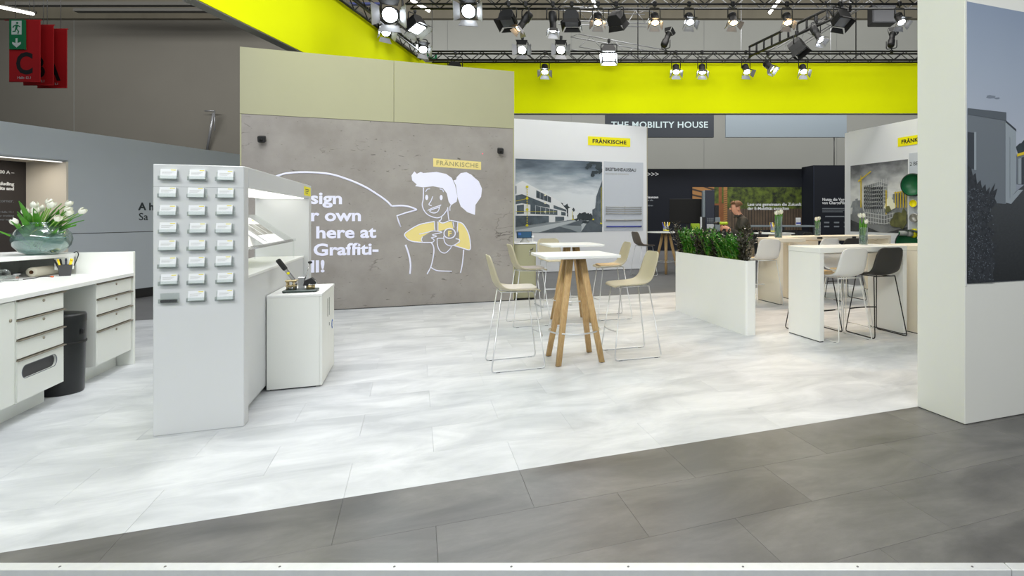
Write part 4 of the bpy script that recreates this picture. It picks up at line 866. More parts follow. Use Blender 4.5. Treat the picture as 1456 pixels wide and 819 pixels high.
# loudspeaker high up by the pillar, hanging cables, linear luminaires
t = thing('loudspeaker', 'dark loudspeaker box high on the hall wall near the pillar', 'speaker', hall(11.0, 26, 10.4))
b = B(); b.box(11.0, 26, 10.4, 12.1, 26.6, 11.3, 0.03); b.build('cabinet', 'black', t, hallf=True)
b = B(); b.box(11.06, 25.98, 10.46, 12.04, 26.0, 11.24); b.build('grille', 'lampgrey', t, hallf=True)
for x0, d0, z0, x1, d1, z1, lab in ((-30.2, 27, 11.5, -29.0, 27.4, 11.3, 'linear ceiling luminaire over the red letter banners'), (-10.6, 27, 11.85, -9.7, 27, 11.3, 'linear ceiling luminaire above the dazzling corner lamp'), (6.5, 27, 11.2, 7.0, 27, 11.85, 'linear ceiling luminaire between the warm lamps'), (-1.95, 27, 11.9, -1.75, 27, 11.5, 'linear ceiling luminaire over the tilted lamp')):
    t = thing('linear_luminaire', lab, 'light', hall(x0, d0, z0))
    b = B(); b.tube([(x0, d0, z0), (x1, d1, z1)], 0.07, 6); b.build('tube', 'tube_light', t, hallf=True)
    b = B(); b.tube([(x0, d0+0.1, z0+0.1), (x1, d1+0.1, z1+0.1)], 0.08, 6); b.build('fixture', 'hallceil', t, hallf=True)
for px, d, z0, z1, m, lab in ((907, 21, 6.5, 16.9, 'black', 'thin black hanging cable left of the middle of the far wall'), (1217, 20, 6.2, 16.9, 'black', 'thin black hanging cable near the loudspeaker'), (1186, 24.1, 3.67, 4.9, 'black', 'thin black cable hanging down to the navy booth')):
    b = B(); b.tube([hall(hxp(px, d), d, z0), hall(hxp(px, d), d, z1)], 0.02, 6); tag(b.build('hanging_cable', m), lab, 'cable')
t = thing('chain_hoist', 'yellow and black chain hoist bag hanging by the ladder beam', 'hoist', hall(4.6, 12.6, 5.9))
b = B(); b.lathe([(0.0001, -0.1), (0.05, -0.08), (0.075, 0), (0.06, 0.06), (0.0001, 0.08)], at=hall(4.62, 12.6, 5.87), n=12); b.build('bag', 'lime', t)
b = B(); b.tube(smooth_path([hall(4.28, 12.6, 6.3), hall(4.4, 12.6, 6.05), hall(4.52, 12.6, 5.9), hall(4.62, 12.6, 6.05), hall(4.7, 12.6, 6.35)]), 0.025, 6); b.build('strap', 'black', t)
# roof girders over the left hall wall
t = thing('roof_girder', 'dark roof girder with pipes over the red letter banners', 'girder', hall(-26, 27, 11.5))
for x0, x1, z, d in ((-30.4, -19.0, 11.75, 27.4), (-30.0, -18.6, 12.0, 27.0), (-27.5, -18.8, 11.6, 27.8)):
    b = B(); b.box(x0, d, z, x1, d+0.3, z+0.16); b.build('girder_beam', 'hallceil', t, hallf=True)
b = B(); b.box(-16.8, 28, 12.0, -12.5, 28.2, 12.1); tag(b.build('cable_tray', mat('blue_tray', (34, 44, 92), 0.6), hallf=True), 'dark blue cable tray high above the left hall wall', 'tray')
# red letter banners and the emergency sign
def banner(d, px0, let, lab):
    x0 = hxp(px0, d); w = 0.757; zt = 1.5+279*14/805; zb = 1.5+192.5*14/805
    t = thing('hanging_banner', lab, 'banner', hall(x0, d, zb))
    b = B(); b.box(x0, d, zb, x0+w, d+0.02, zt); b.build('cloth', 'red', t, hallf=True)
    b = B(); b.tube([(x0-0.12, d+0.01, zt+0.01), (x0+w+0.03, d+0.01, zt+0.01)], 0.014, 6); b.build('top_bar', 'red', t, hallf=True)
    b = B(); b.tube([(x0, d+0.01, zb-0.008), (x0+w, d+0.01, zb-0.008)], 0.014, 6); b.build('bottom_bar', 'red', t, hallf=True)
    for k in (0.15, 0.6):
        b = B(); b.tube([(x0+k, d+0.01, zt), (x0+k, d+0.01, 8.0)], 0.006, 5); b.build('hanger', 'silver', t, hallf=True)
    text('banner_letter', let, 0.74, hall(x0+w*0.5, d-0.003, zb+0.19), HX, Z3, 'ink', t, align='CENTER', bold=0.02, xs=0.82)
    text('banner_caption', 'Halle 12.1', 0.085, hall(x0+w*0.5, d-0.003, zb+0.06), HX, Z3, 'signtext', t, align='CENTER')
banner(14.0, 13, 'C', 'red hanging banner with black letter C, nearest of three')
banner(14.36, 33, 'B', 'red hanging banner with letter B, middle of three')
banner(14.66, 53, 'A', 'red hanging banner with letter A, farthest of three')
t = thing('emergency_sign', 'green running man exit sign with down arrow on the red letter C banner', 'sign', hall(-15.43, 13.95, 5.6))
x0, z0, sw, sh = hxp(13, 13.93), 1.5+238*13.93/805, 0.365, 0.73
b = B(); b.box(x0, 13.93, z0, x0+sw, 13.98, z0+sh); b.build('sign_box', 'exitgreen', t, hallf=True)
mxs = HALL @ axes((x0, 13.928, z0), X3, Z3)
def exitpict(parts, mx, sc, parent, m='exitwhite', name='pictogram'):
    for pl in parts:
        bb = B(); bb.prism([(x*sc, y*sc) for x, y in pl], 0, 0.002, mx=mx); bb.build(name, m, parent)
exitpict([[(0.06, 0.36), (0.31, 0.36), (0.31, 0.70), (0.06, 0.70)]], mxs, 1, t)
mxs2 = HALL @ axes((x0, 13.924, z0), X3, Z3)
exitpict([[(0.205+0.028*math.cos(i*0.785), 0.645+0.028*math.sin(i*0.785)) for i in range(8)], [(0.17, 0.61), (0.225, 0.60), (0.205, 0.50), (0.16, 0.51)], [(0.165, 0.51), (0.2, 0.5), (0.255, 0.44), (0.235, 0.37), (0.212, 0.38), (0.222, 0.44)], [(0.16, 0.52), (0.19, 0.5), (0.165, 0.43), (0.09, 0.42), (0.09, 0.445), (0.145, 0.455)], [(0.18, 0.605), (0.1, 0.57), (0.09, 0.52), (0.115, 0.52), (0.125, 0.555), (0.185, 0.58)], [(0.215, 0.60), (0.285, 0.56), (0.275, 0.54), (0.21, 0.57)]], mxs2, 1, t, 'exitgreen', 'running_figure')
exitpict([[(0.16, 0.27), (0.21, 0.27), (0.21, 0.15), (0.29, 0.18), (0.29, 0.13), (0.185, 0.04), (0.08, 0.13), (0.08, 0.18), (0.16, 0.15)]], mxs, 1, t, name='arrow')
# small exit sign behind the truss corner
t = thing('emergency_sign', 'small green exit sign seen through the truss corner above the yellow band', 'sign', hall(hxp(607, 20), 20, 6.9))
x0, z0 = hxp(607, 20), 1.5+218*20/805
b = B(); b.box(x0, 20, z0, x0+0.34, 20.05, z0+0.36); b.build('sign_box', 'exitgreen', t, hallf=True)
b = B(); b.tube([(x0+0.17, 20.03, z0+0.36), (x0+0.17, 20.03, 16.9)], 0.012, 6); b.build('suspension_rod', 'silver', t, hallf=True)
exitpict([[(0.04, 0.2), (0.1, 0.32), (0.14, 0.32), (0.1, 0.2)], [(0.17, 0.32), (0.28, 0.32), (0.28, 0.2), (0.2, 0.2)], [(0.14, 0.12), (0.18, 0.12), (0.18, 0.03), (0.14, 0.03)]], HALL @ axes((x0, 19.998, z0), X3, Z3), 1, t)
# ================================================================== card tower and low cabinet
t = thing('display_tower', 'tall white display tower with open side niche and card holders on its front', 'display stand', (-1.41, 4.78, 0))
TX0, TX1, TY0, TY1 = -1.674, -1.147, 4.775, 7.55
b = B(); b.box(TX0, TY0, 0, TX1, TY0+0.115, 1.86, 0.004); b.build('front_panel', 'white2', t)
b = B(); b.box(TX0, TY0+0.116, 1.712, TX1, TY1, 1.86, 0.003); b.build('top_fascia', 'white2', t)
b = B(); b.box(TX0, 7.40, 0, TX1, TY1, 1.711, 0.003); b.build('end_panel', 'white2', t)
b = B(); b.box(TX0+0.03, TY0+0.116, 0.05, TX1-0.055, 7.399, 1.03, 0.003); b.build('lower_body', 'white2', t)
b = B(); b.box(TX0, TY0+0.116, 1.03, TX1-0.05, 7.399, 1.052, 0.002); b.build('shelf', 'white', t)
b = B(); b.box(TX0+0.06, TY0+0.12, 0, TX1-0.09, 7.39, 0.05); b.build('plinth', 'white2', t)
b = B(); b.box(TX0+0.05, TY0+0.13, 1.703, TX1-0.05, 7.38, 1.711); b.build('light_strip', 'strip_light', t)
b = B(); b.box(TX1-0.0005, 7.10, 1.735, TX1+0.002, 7.50, 1.835); s = b.build('yellow_sign', 'logoyellow', t)
for i, z in enumerate((1.80, 1.78, 1.76)):
    b = B(); b.box(TX1+0.002, 7.16, z, TX1+0.0026, 7.40-0.04*i, z+0.008); b.build('sign_line', 'inkdark', s)
b = B(); b.box(TX0, TY0-0.0006, 1.7045, TX1, TY0+0.001, 1.706); b.build('panel_joint', 'inkgrey', t)
l = bpy.data.lights.new('niche_lamp', 'AREA'); l.shape = 'RECTANGLE'; l.size = 0.3; l.size_y = 2.2; l.energy = 1.0; l.color = (0.95, 1, 0.97)
lo = bpy.data.objects.new('niche_lamp', l); COL.objects.link(lo); lo.location = (-1.41, 6.15, 1.70); lo.parent = None
# sloping acrylic tray with brochures
t = thing('brochure_tray', 'clear acrylic sloping tray in the tower niche', 'tray', (-1.35, 5.9, 1.25))
tlow, thigh = Vector((-1.235, 0, 1.235)), Vector((-1.60, 0, 1.515))
sl = (thigh-tlow)
tm = lambda y0: Matrix(((0, sl.normalized().x, 0, tlow.x), (1, 0, 0, y0), (0, sl.normalized().z, 0, tlow.z), (0, 0, 0, 1)))
def slab(y0, y1, v0, v1, off, th, name, m, parent):
    """thin slab on the slope: v runs up the slope"""
    u = sl.normalized(); n = Vector((u.z, 0, -u.x))
    mx = Matrix(((0, u.x, n.x, tlow.x), (1, u.y, n.y, 0), (0, u.z, n.z, tlow.z), (0, 0, 0, 1)))
    b = B(); b.box(y0, v0, off, y1, v1, off+th, mx=mx); return b.build(name, m, parent)
slab(4.93, 7.10, 0, 0.46, 0, 0.006, 'tray_plate', 'acrylic', t)
b = B(); b.box(-1.237, 4.93, 1.235, -1.225, 7.10, 1.262); b.build('tray_lip', 'acrylic', t)
for y in (4.94, 7.08):
    b = B(); b.box(-1.61, y, 1.05, -1.60, y+0.012, 1.52); b.box(-1.25, y, 1.05, -1.24, y+0.012, 1.24); b.build('tray_leg', 'acrylic', t)
for i, (y, off, lab) in enumerate(((5.80, 0.007, 'brochure leaning on the acrylic tray nearest the tower front'), (6.00, 0.008, 'brochure second from the front on the acrylic tray'), (6.22, 0.009, 'brochure third from the front on the acrylic tray, overlapping the next'), (6.44, 0.007, 'brochure farthest back on the acrylic tray'))):
    t = thing('brochure', lab, 'brochure', (-1.4, y, 1.3))
    slab(y, y+0.205, 0.012, 0.40, off, 0.004, 'cover', 'card', t)
    if i >= 1:
        slab(y+0.008, y+0.197, 0.14, 0.30, off+0.004, 0.0006, 'cover_photo', 'brochure', t); slab(y+0.13, y+0.18, 0.345, 0.37, off+0.004, 0.0006, 'cover_mark', 'yellowtag', t)
    else: slab(y+0.18, y+0.197, 0.05, 0.36, off+0.004, 0.0006, 'cover_stripe', 'inkdark', t)
# 8 x 3 card holders on the tower front
def holder_proto():
    t = thing('card_holder', None, 'card holder', (0, 0, 0))
    b = B(); w = 0.054
    b.box(-w, -0.034, -0.036, w, -0.001, -0.033); b.build('bottom_plate', 'acrylic', t)
    b = B(); b.box(-w, -0.034, -0.033, w, -0.031, -0.004); b.build('front_lip', 'acrylic', t)
    b = B(); b.box(-w, -0.003, -0.033, w, -0.001, 0.03); b.build('back_plate', 'acrylic', t)
    for s in (-1, 1):
        b = B(); b.box(s*w-0.0015, -0.034, -0.033, s*w+0.0015, -0.003, -0.008); b.build('side_plate', 'acrylic', t)
    return t
def card_proto():
    t = thing('card_stack', None, 'cards', (0, 0, 0))
    mx = Matrix.Rotation(math.radians(-11), 4, 'X')
    b = B(); b.box(-0.046, -0.024, -0.031, 0.046, -0.012, 0.036, mx=mx); b.build('cards', 'card', t)
    b = B(); b.box(0.012, -0.0247, 0.026, 0.040, -0.0240, 0.031, mx=mx); b.build('logo_mark', 'yellowtag', t)
    for i in range(3):
        b = B(); b.box(-0.036, -0.0246, 0.014-i*0.007, 0.030-0.01*i, -0.0240, 0.0156-i*0.007, mx=mx); b.build('print_line', 'greycable', t)
    return t
hp, cp = holder_proto(), card_proto()
ORD = ['top', 'second', 'third', 'fourth', 'fifth', 'sixth', 'seventh', 'lowest']; CLM = ['left', 'middle', 'right']
hz = [1.785, 1.664, 1.541, 1.418, 1.298, 1.181, 1.063, 0.944]; hxx = [-1.582, -1.420, -1.257]
jr = random.Random(5); first = True
for i in range(8):
    for j in range(3):
        loc = (hxx[j]+jr.uniform(-0.003, 0.003), 4.7745, hz[i]); lab = f'clear holder on the white tower, {ORD[i]} row, {CLM[j]} column'
        if i == 0 and j == 0: h = hp; h.location = loc; h['label'] = lab; h['group'] = 'card holders on the tower front'
        else: dup(hp, loc, 0, lab, 'card holders on the tower front')
        if i == 7 and j == 0:
            tt = thing('card_stack', 'dark pad in the lowest left holder of the tower, without cards', 'cards', loc)
            b = B(); b.box(-0.046, -0.029, -0.032, 0.046, -0.008, -0.012, 0.003); b.build('pad', 'black', tt, local=True); continue
        lab = f'white cards in the {ORD[i]} row, {CLM[j]} column of the tower'
        lc = (loc[0]+jr.uniform(-0.006, 0.004), loc[1], loc[2]+jr.uniform(-0.003, 0.003))
        if first: cp.location = lc; cp['label'] = lab; cp['group'] = 'card stacks on the tower front'; first = False
        else: dup(cp, lc, jr.uniform(-0.05, 0.05), lab, 'card stacks on the tower front')
# low white cabinet in front of the tower's side
t = thing('low_cabinet', 'low white two-door cabinet standing against the display tower', 'cabinet', (-0.98, 6.05, 0))
QX0, QX1, QY0, QY1 = -1.195, -0.775, 5.65, 6.44
b = B(); b.box(QX0, QY0, 0.012, QX1-0.02, QY1, 0.80, 0.002); b.build('carcass', 'offwhite', t)
b = B(); b.box(QX0, QY0-0.004, 0.80, QX1+0.003, QY1+0.003, 0.822, 0.002); b.build('top_panel', 'white', t)
b = B(); b.box(QX0+0.02, QY0+0.02, 0, QX1-0.05, QY1-0.02, 0.012); b.build('plinth', 'gap', t)
for y0, y1, s in ((QY0, 6.043, 1), (6.047, QY1, 0)):
    b = B(); b.box(QX1-0.019, y0, 0.014, QX1, y1, 0.797, 0.0015); d = b.build('door', 'offwhite', t)
    yy = 6.0 if s else 6.10
    b = B(); b.box(QX1-0.001, yy-0.008, 0.56, QX1+0.0015, yy+0.008, 0.73); b.build('finger_slot', 'skirting', d)
    if not s:
        b = B(); b.box(QX1-0.001, yy-0.004, 0.46, QX1+0.002, yy+0.004, 0.49); b.build('lock', 'skirting', d)
        b = B(); b.lathe([(0.0001, 0.002), (0.045, 0.002), (0.045, 0)], mx=axes((QX1, 6.30, 0.44), Y3, Z3), n=20); b.build('sticker', 'bluedot', d)
        b = B(); b.box(QX1+0.002, 6.285, 0.415, QX1+0.0026, 6.315, 0.465); b.build('sticker_mark', 'inkwhite', d)
# button press on the cabinet
px0 = Vector((-0.97, 5.86, 0.822))
t = thing('badge_press', 'hand-lever badge press on a dark base atop the low cabinet', 'press', px0)
def pb(x0, y0, z0, x1, y1, z1, name, m, bev=0.002):
    b = B(); b.box(px0.x+x0, px0.y+y0, px0.z+z0, px0.x+x1, px0.y+y1, px0.z+z1, bev); return b.build(name, m, t)
pb(-0.135, -0.09, 0.004, 0.135, 0.09, 0.022, 'base_plate', 'baseplate', 0.006)
for x in (-0.12, 0.12):
    for y in (-0.075, 0.075):
        b = B(); b.cyl(px0+Vector((x, y, 0)), px0+Vector((x, y, 0.005)), 0.012, n=10); b.build('foot', 'rubber', t)
def pc(p0, p1, r, name, m, r1=None, n=14):
    b = B(); b.cyl(px0+Vector(p0), px0+Vector(p1), r, r1, n); return b.build(name, m, t)
for x in (-0.105, -0.05):
    for y in (-0.035, 0.035): pc((x, y, 0.02), (x, y, 0.10), 0.006, 'column', 'metalgold')
pb(-0.12, -0.045, 0.095, -0.03, 0.045, 0.108, 'bridge_plate', 'metalgold')
pb(-0.118, -0.04, 0.052, -0.03, 0.04, 0.06, 'die_plate', 'metalgold')
pc((-0.065, 0, 0.022), (-0.065, 0, 0.05), 0.032, 'die', 'steel'); pc((-0.05, 0, 0.06), (-0.05, 0, 0.095), 0.022, 'punch', 'steel')
pc((-0.01, 0, 0.022), (-0.01, 0, 0.12), 0.012, 'column', 'steel'); pb(-0.02, -0.02, 0.02, 0.03, 0.02, 0.13, 'stand', 'steel')
pc((0.075, 0, 0.022), (0.075, 0, 0.06), 0.036, 'die', 'metalgold'); pc((0.075, 0, 0.06), (0.075, 0, 0.066), 0.038, 'die_ring', 'steel')
b = B(); b.prism([(0.02, 0.055), (0.03, 0.10), (0.085, 0.125), (0.125, 0.085), (0.12, 0.07), (0.05, 0.055)], -0.035, 0.035, mx=Matrix.Translation(px0) @ axes((0, 0, 0), X3, Z3), bev=0.004); b.build('press_head', 'black', t)
pc((0.1, -0.02, 0.095), (0.13, -0.02, 0.07), 0.012, 'knuckle', 'steel')
la, lb = px0+Vector((-0.055, 0, 0.105)), px0+Vector((-0.185, 0, 0.295))
def bar(a, c, w, h, name, m, bev=0.004):
    b = B(); L = (c-a).length; b.box(0, -w/2, -h/2, L, w/2, h/2, bev); d = (c-a).normalized()
    rt = d.to_track_quat('X', 'Z').to_matrix().to_4x4(); b.move(Matrix.Translation(a) @ rt); return b.build(name, m, t)
bar(la, la.lerp(lb, 0.52), 0.03, 0.028, 'lever', 'steel'); bar(la.lerp(lb, 0.5), lb, 0.034, 0.04, 'lever_grip', 'rubber', 0.008)
b = B(); b.lathe([(0.0001, 0.002), (0.012, 0.002), (0.012, 0)], mx=axes(la.lerp(lb, 0.34)+Vector((0, -0.0152, 0)), X3, Z3), n=12); b.build('yellow_dot', 'logoyellow', t)
pc((0.03, 0, 0.11), (0.07, 0, 0.255), 0.004, 'rod', 'steel', n=8); b = B(); b.lathe([(0.0001, -0.013), (0.016, -0.008), (0.018, 0), (0.016, 0.008), (0.0001, 0.013)], at=px0+Vector((0.071, 0, 0.262)), n=14); b.build('rod_knob', 'rubber', t)

# ================================================================== service counter on the left
FX = -2.69                                      # drawer fronts
EY = 7.20                                       # end panel
WT = 0.935
t = thing('worktop', 'continuous white worktop of the service counter', 'worktop', (-3.1, 6, 0.9))
b = B(); b.prism([(FX+0.02, 3.6), (FX+0.02, EY-0.02), (-3.13, EY-0.02), (-3.75, 7.64), (-4.25, 6.9), (-4.1, 3.6)], WT-0.035, WT, bev=0.002); b.build('top_panel', 'white', t)
t = thing('counter_end', 'white end wall of the service counter, higher than the worktop', 'counter', (-2.9, EY, 0))
b = B(); b.box(-3.13, EY-0.018, 0.0, FX+0.012, EY+0.022, 1.145, 0.002); b.build('end_panel', 'offwhite', t)
b = B(); b.prism([(-3.13, EY-0.018), (-3.13, EY+0.022), (-3.80, 7.72), (-3.82, 7.68)], 0, 1.145); b.build('return_panel', 'offwhite', t)
b = B(); b.prism([(-3.80, 7.72), (-4.45, 6.95), (-4.30, 3.6), (-4.26, 3.6), (-4.41, 6.94), (-3.78, 7.68)], 0, 1.10); b.build('back_panel', 'offwhite', t)
t = thing('counter_ledge', 'raised white ledge along the back of the service counter carrying the flower vase', 'ledge', (-3.6, 6.6, 1.1))
b = B(); b.prism([(-3.135, 7.19), (-3.165, 7.12), (-3.375, 6.55), (-3.72, 5.5), (-4.30, 5.5), (-4.46, 6.95), (-3.80, 7.74), (-3.15, 7.22)], 1.105, 1.14, bev=0.003); b.build('ledge_panel', 'white', t)
b = B(); b.box(-3.25, 7.08, 0.985, -3.14, 7.17, 1.104, 0.002); b.build('ledge_bracket', 'offwhite', t)
# cabinets
def drawers(name, label, y0, y1, zs, oval=None):
    t = thing(name, label, 'cabinet', (FX-0.3, (y0+y1)/2, 0))
    b = B(); b.box(-3.28, y0, 0.145, FX-0.021, y1, WT-0.036, 0.001); b.build('carcass', 'offwhite', t)
    b = B(); b.box(-3.22, y0+0.005, 0.0, FX-0.125, y1-0.005, 0.145); b.build('plinth', 'offwhite', t)
    for i, (za, zb) in enumerate(zip(zs, zs[1:])):
        g = 0.006
        if oval and i == len(zs)-2:
            b = B(); out = [(y0+0.012, zb+0.004), (y1-0.012, zb+0.004), (y1-0.012, za-0.014), (y0+0.012, za-0.014)]
            cy, cz, hw, hh = (y0+y1)/2-0.02, za-0.105, (y1-y0)*0.36, 0.048
            inn = []
            for k in range(24):
                a = 2*math.pi*k/24; sx = hw-hh
                inn.append((cy+(sx if math.cos(a) >= 0 else -sx)+hh*math.cos(a), cz+hh*math.sin(a)))
            # front with a stadium-shaped opening: bridge the outline to the hole in quads
            def outer(a):
                dx, dz = math.cos(a), math.sin(a); W2, H1, H0 = (y1-y0)/2-0.012, za-0.014-cz, cz-zb-0.004
                ox = cy+0.02-cy
                s = min(((W2+ox) if dx > 0 else (W2-ox))/abs(dx) if abs(dx) > 1e-6 else 9, (H1 if dz > 0 else H0)/abs(dz) if abs(dz) > 1e-6 else 9)
                return (cy+dx*s, cz+dz*s)
            ang = sorted([math.atan2(hh*math.sin(2*math.pi*k/32), (hw-hh)*(1 if math.cos(2*math.pi*k/32) >= 0 else -1)+hh*math.cos(2*math.pi*k/32)) % (2*math.pi) for k in range(32)]+[math.atan2(q[1]-cz, q[0]-cy) % (2*math.pi) for q in out])
            def inner(a):
                dx, dz = math.cos(a), math.sin(a); sx = hw-hh
                # ray against the stadium
                s = hh/abs(dz) if abs(dz) > 1e-6 else 9
                if abs(dx*s) > sx:
                    cxx = sx if dx > 0 else -sx; bq = dx*cxx; s = bq+math.sqrt(max(0, bq*bq-cxx*cxx+hh*hh))
                return (cy+dx*s, cz+dz*s)
            for X in (0,):
                F = [[b.bm.verts.new((x, *p(a))) for a in ang] for x, p in ((FX, outer), (FX, inner), (FX-0.018, inner), (FX-0.018, outer))]
                n = len(ang)
                for r0, r1 in ((0, 1), (1, 2), (2, 3), (3, 0)):
                    for k in range(n): b.bm.faces.new((F[r0][k], F[r0][(k+1) % n], F[r1][(k+1) % n], F[r1][k]))
                bmesh.ops.recalc_face_normals(b.bm, faces=b.bm.faces[:])
            d = b.build('drawer_front', 'offwhite', t)
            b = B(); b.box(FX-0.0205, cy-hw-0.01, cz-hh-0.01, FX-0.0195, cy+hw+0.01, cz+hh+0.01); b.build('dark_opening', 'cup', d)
            rim = [(FX-0.001, *inner(a)) for a in ang]; b = B(); b.tube(rim, 0.003, 6, closed=True); b.build('opening_rim', 'inkgrey', d)
        else:
            b = B(); b.box(FX-0.019, y0+0.012, zb+0.004, FX, y1-0.012, za-0.014, 0.0015); d = b.build('drawer_front', 'offwhite', t)
            b = B(); b.cyl((FX-0.001, (y0+y1)/2+0.02, za-0.042), (FX+0.006, (y0+y1)/2+0.02, za-0.042), 0.011, n=14); b.build('lock', 'lock', d)
        b = B(); b.box(FX-0.02, y0+0.008, za-0.013, FX+0.014, y1+0.0, za-0.004, 0.001); b.build('pull_rail', 'pull', d)
    b = B(); b.box(FX-0.021, y0, 0.145, FX-0.004, y0+0.011, WT-0.037); b.build('stile', 'offwhite', t)
    b = B(); b.box(FX-0.0215, y0+0.011, 0.15, FX-0.0205, y1-0.01, WT-0.04); b.build('shadow_gap', 'gap', t)
    return t
drawers('drawer_cabinet', 'far white drawer cabinet of the counter with four closed drawers', 6.50, 7.178, (0.895, 0.752, 0.607, 0.462, 0.15))
drawers('drawer_cabinet', 'near white drawer cabinet with an oval opening in its lowest drawer', 5.40, 6.0, (0.895, 0.752, 0.607, 0.462, 0.15), oval=True)
t = thing('door_cabinet', 'white door cabinet at the near end of the service counter', 'cabinet', (-3.0, 4.9, 0))
b = B(); b.box(-3.28, 4.4, 0.145, FX-0.021, 5.398, WT-0.036); b.build('carcass', 'offwhite', t)
b = B(); b.box(-3.22, 4.4, 0, FX-0.125, 5.398, 0.145); b.build('plinth', 'offwhite', t)
b = B(); b.box(FX-0.019, 4.42, 0.155, FX, 5.385, 0.892, 0.0015); d = b.build('door', 'offwhite', t)
b = B(); b.cyl((FX-0.001, 5.335, 0.76), (FX+0.006, 5.335, 0.76), 0.012, n=14); b.build('lock', 'lock', d)
# bin in the knee space
t = thing('waste_bin', 'tall black plastic bin in the knee space between the drawer cabinets', 'bin', (-2.86, 6.30, 0))
bp_ = (-2.82, 6.25, 0)
b = B(); b.lathe([(0.0001, 0.0), (0.135, 0.0), (0.142, 0.015), (0.155, 0.60)], at=bp_, n=32); b.build('body', 'bin', t)
b = B(); b.lathe([(0.157, 0.60), (0.157, 0.655), (0.150, 0.672), (0.10, 0.682), (0.0001, 0.684)], at=bp_, n=32); b.build('lid', 'bin', t)
b = B(); b.lathe([(0.156, 0.42), (0.158, 0.425), (0.158, 0.435), (0.156, 0.44)], at=bp_, n=32); b.build('band', 'skirting', t)
b = B(); b.box(-2.672, 6.20, 0.50, -2.655, 6.23, 0.54, 0.003); b.build('latch', 'skirting', t)
# things on the worktop
t = thing('pen_cup', 'dark grey tapered pen cup on the worktop near the ledge end', 'cup', (-3.135, 7.0, WT))
c0 = Vector((-3.135, 7.0, WT)); rz45 = Matrix.Translation(c0) @ Matrix.Rotation(0.5, 4, 'Z')
b = B()
lo_, hi_ = [(-0.037, -0.037), (0.037, -0.037), (0.037, 0.037), (-0.037, 0.037)], [(-0.05, -0.05), (0.05, -0.05), (0.05, 0.05), (-0.05, 0.05)]
V = [[b.bm.verts.new((x*k, y*k, z)) for x, y in q] for q, z, k in ((lo_, 0, 1), (hi_, 0.105, 1), (hi_, 0.105, 0.93), (lo_, 0.006, 0.9))]
b.bm.faces.new(V[0][::-1]); b.bm.faces.new(V[3])
for r in range(3):
    for k in range(4): b.bm.faces.new((V[r][k], V[r][(k+1) % 4], V[r+1][(k+1) % 4], V[r+1][k]))
bmesh.ops.recalc_face_normals(b.bm, faces=b.bm.faces[:]); b.move(rz45); b.build('cup_body', 'cup', t)
pr = random.Random(2)
def pens(c, top, spots, grp, place, r=0.006, L=0.15, z0=0.01):
    for i, (m, dx, dy, tx, ty, lab) in enumerate(spots):
        a = c+Vector((dx, dy, z0)); e = a+Vector((tx, ty, 1)).normalized()*L
        t = thing('pen', lab, 'pen', a, group=grp)
        b = B(); b.cyl(a, a.lerp(e, 0.86), r, n=8); b.build('barrel', m, t)
        b = B(); b.cyl(a.lerp(e, 0.86), e, r*1.15, r*0.8, n=8); b.build('cap', m, t)
pens(c0, 0.1, [('yellowpen', -0.01, -0.02, -0.22, 0.0, 'yellow pen leaning to the left in the dark grey cup'), ('yellowpen', 0.02, -0.015, 0.25, 0.1, 'yellow pen leaning to the right in the dark grey cup'), ('yellowpen', 0.015, 0.01, 0.1, 0.2, 'yellow pen at the back of the dark grey cup'), ('black', -0.02, 0.0, -0.45, 0.1, 'black pen leaning farthest left in the dark grey cup'), ('black', -0.02, 0.02, -0.25, 0.2, 'black pen beside the left yellow one in the dark grey cup'), ('navy2', 0.0, 0.02, -0.05, 0.1, 'dark blue pen upright in the dark grey cup')], 'pens in the dark grey cup', '', 0.008, 0.155)
t = thing('paper_roll', 'cream paper roll with brown core lying under the ledge', 'roll', (-3.6, 7.35, WT))
ra, rb = Vector((-3.355, 6.95, WT+0.045)), Vector((-3.30, 7.25, WT+0.045))
b = B(); d = (rb-ra).normalized(); mxr = Matrix.Translation(ra) @ d.to_track_quat('Z', 'Y').to_matrix().to_4x4(); L = (rb-ra).length
b.lathe([(0.017, 0), (0.044, 0), (0.045, 0.003), (0.045, L-0.003), (0.044, L), (0.017, L)], n=28, mx=mxr); b.build('paper', 'paperroll', t)
b = B(); b.lathe([(0.018, -0.001), (0.015, -0.001), (0.015, 0.06), (0.0001, 0.06)], n=20, mx=mxr); b.build('core', 'cardboard', t)
t = thing('tape_dispenser', 'clear plastic tape dispenser on the worktop under the ledge', 'dispenser', (-3.42, 6.55, WT))
b = B(); b.box(-3.42, 6.57, WT, -3.28, 6.63, WT+0.05, 0.006); b.build('body', 'acrylic', t)
b = B(); b.lathe([(0.022, -0.012), (0.042, -0.012), (0.042, 0.012), (0.022, 0.012)], mx=axes((-3.37, 6.60, WT+0.062), X3, Z3), n=24); b.build('tape', 'glass', t)
b = B(); b.box(-3.295, 6.575, WT+0.05, -3.27, 6.625, WT+0.062); b.build('blade', 'steel', t)
b = B(); b.box(-3.44, 6.56, WT, -3.26, 6.64, WT+0.004); b.build('foot', 'acrylic', t)
t = thing('card_box', 'small clear box of clips beside the tape dispenser', 'box', (-3.33, 6.36, WT))
b = B(); b.box(-3.37, 6.42, WT, -3.31, 6.48, WT+0.035, 0.003); b.build('box_shell', 'acrylic', t); b = B(); b.box(-3.36, 6.43, WT+0.003, -3.32, 6.47, WT+0.02); b.build('clips', 'silver', t)
t = thing('power_cable', 'thin black cable with orange plug end lying along the worktop', 'cable', (-3.4, 6.8, WT))
b = B(); b.tube(smooth_path([(-3.27, 6.66, WT+0.005), (-3.25, 6.78, WT+0.005), (-3.27, 6.90, WT+0.005), (-3.22, 6.92, WT+0.005), (-3.17, 6.86, WT+0.005)]), 0.004, 6); b.build('cord', 'black', t)
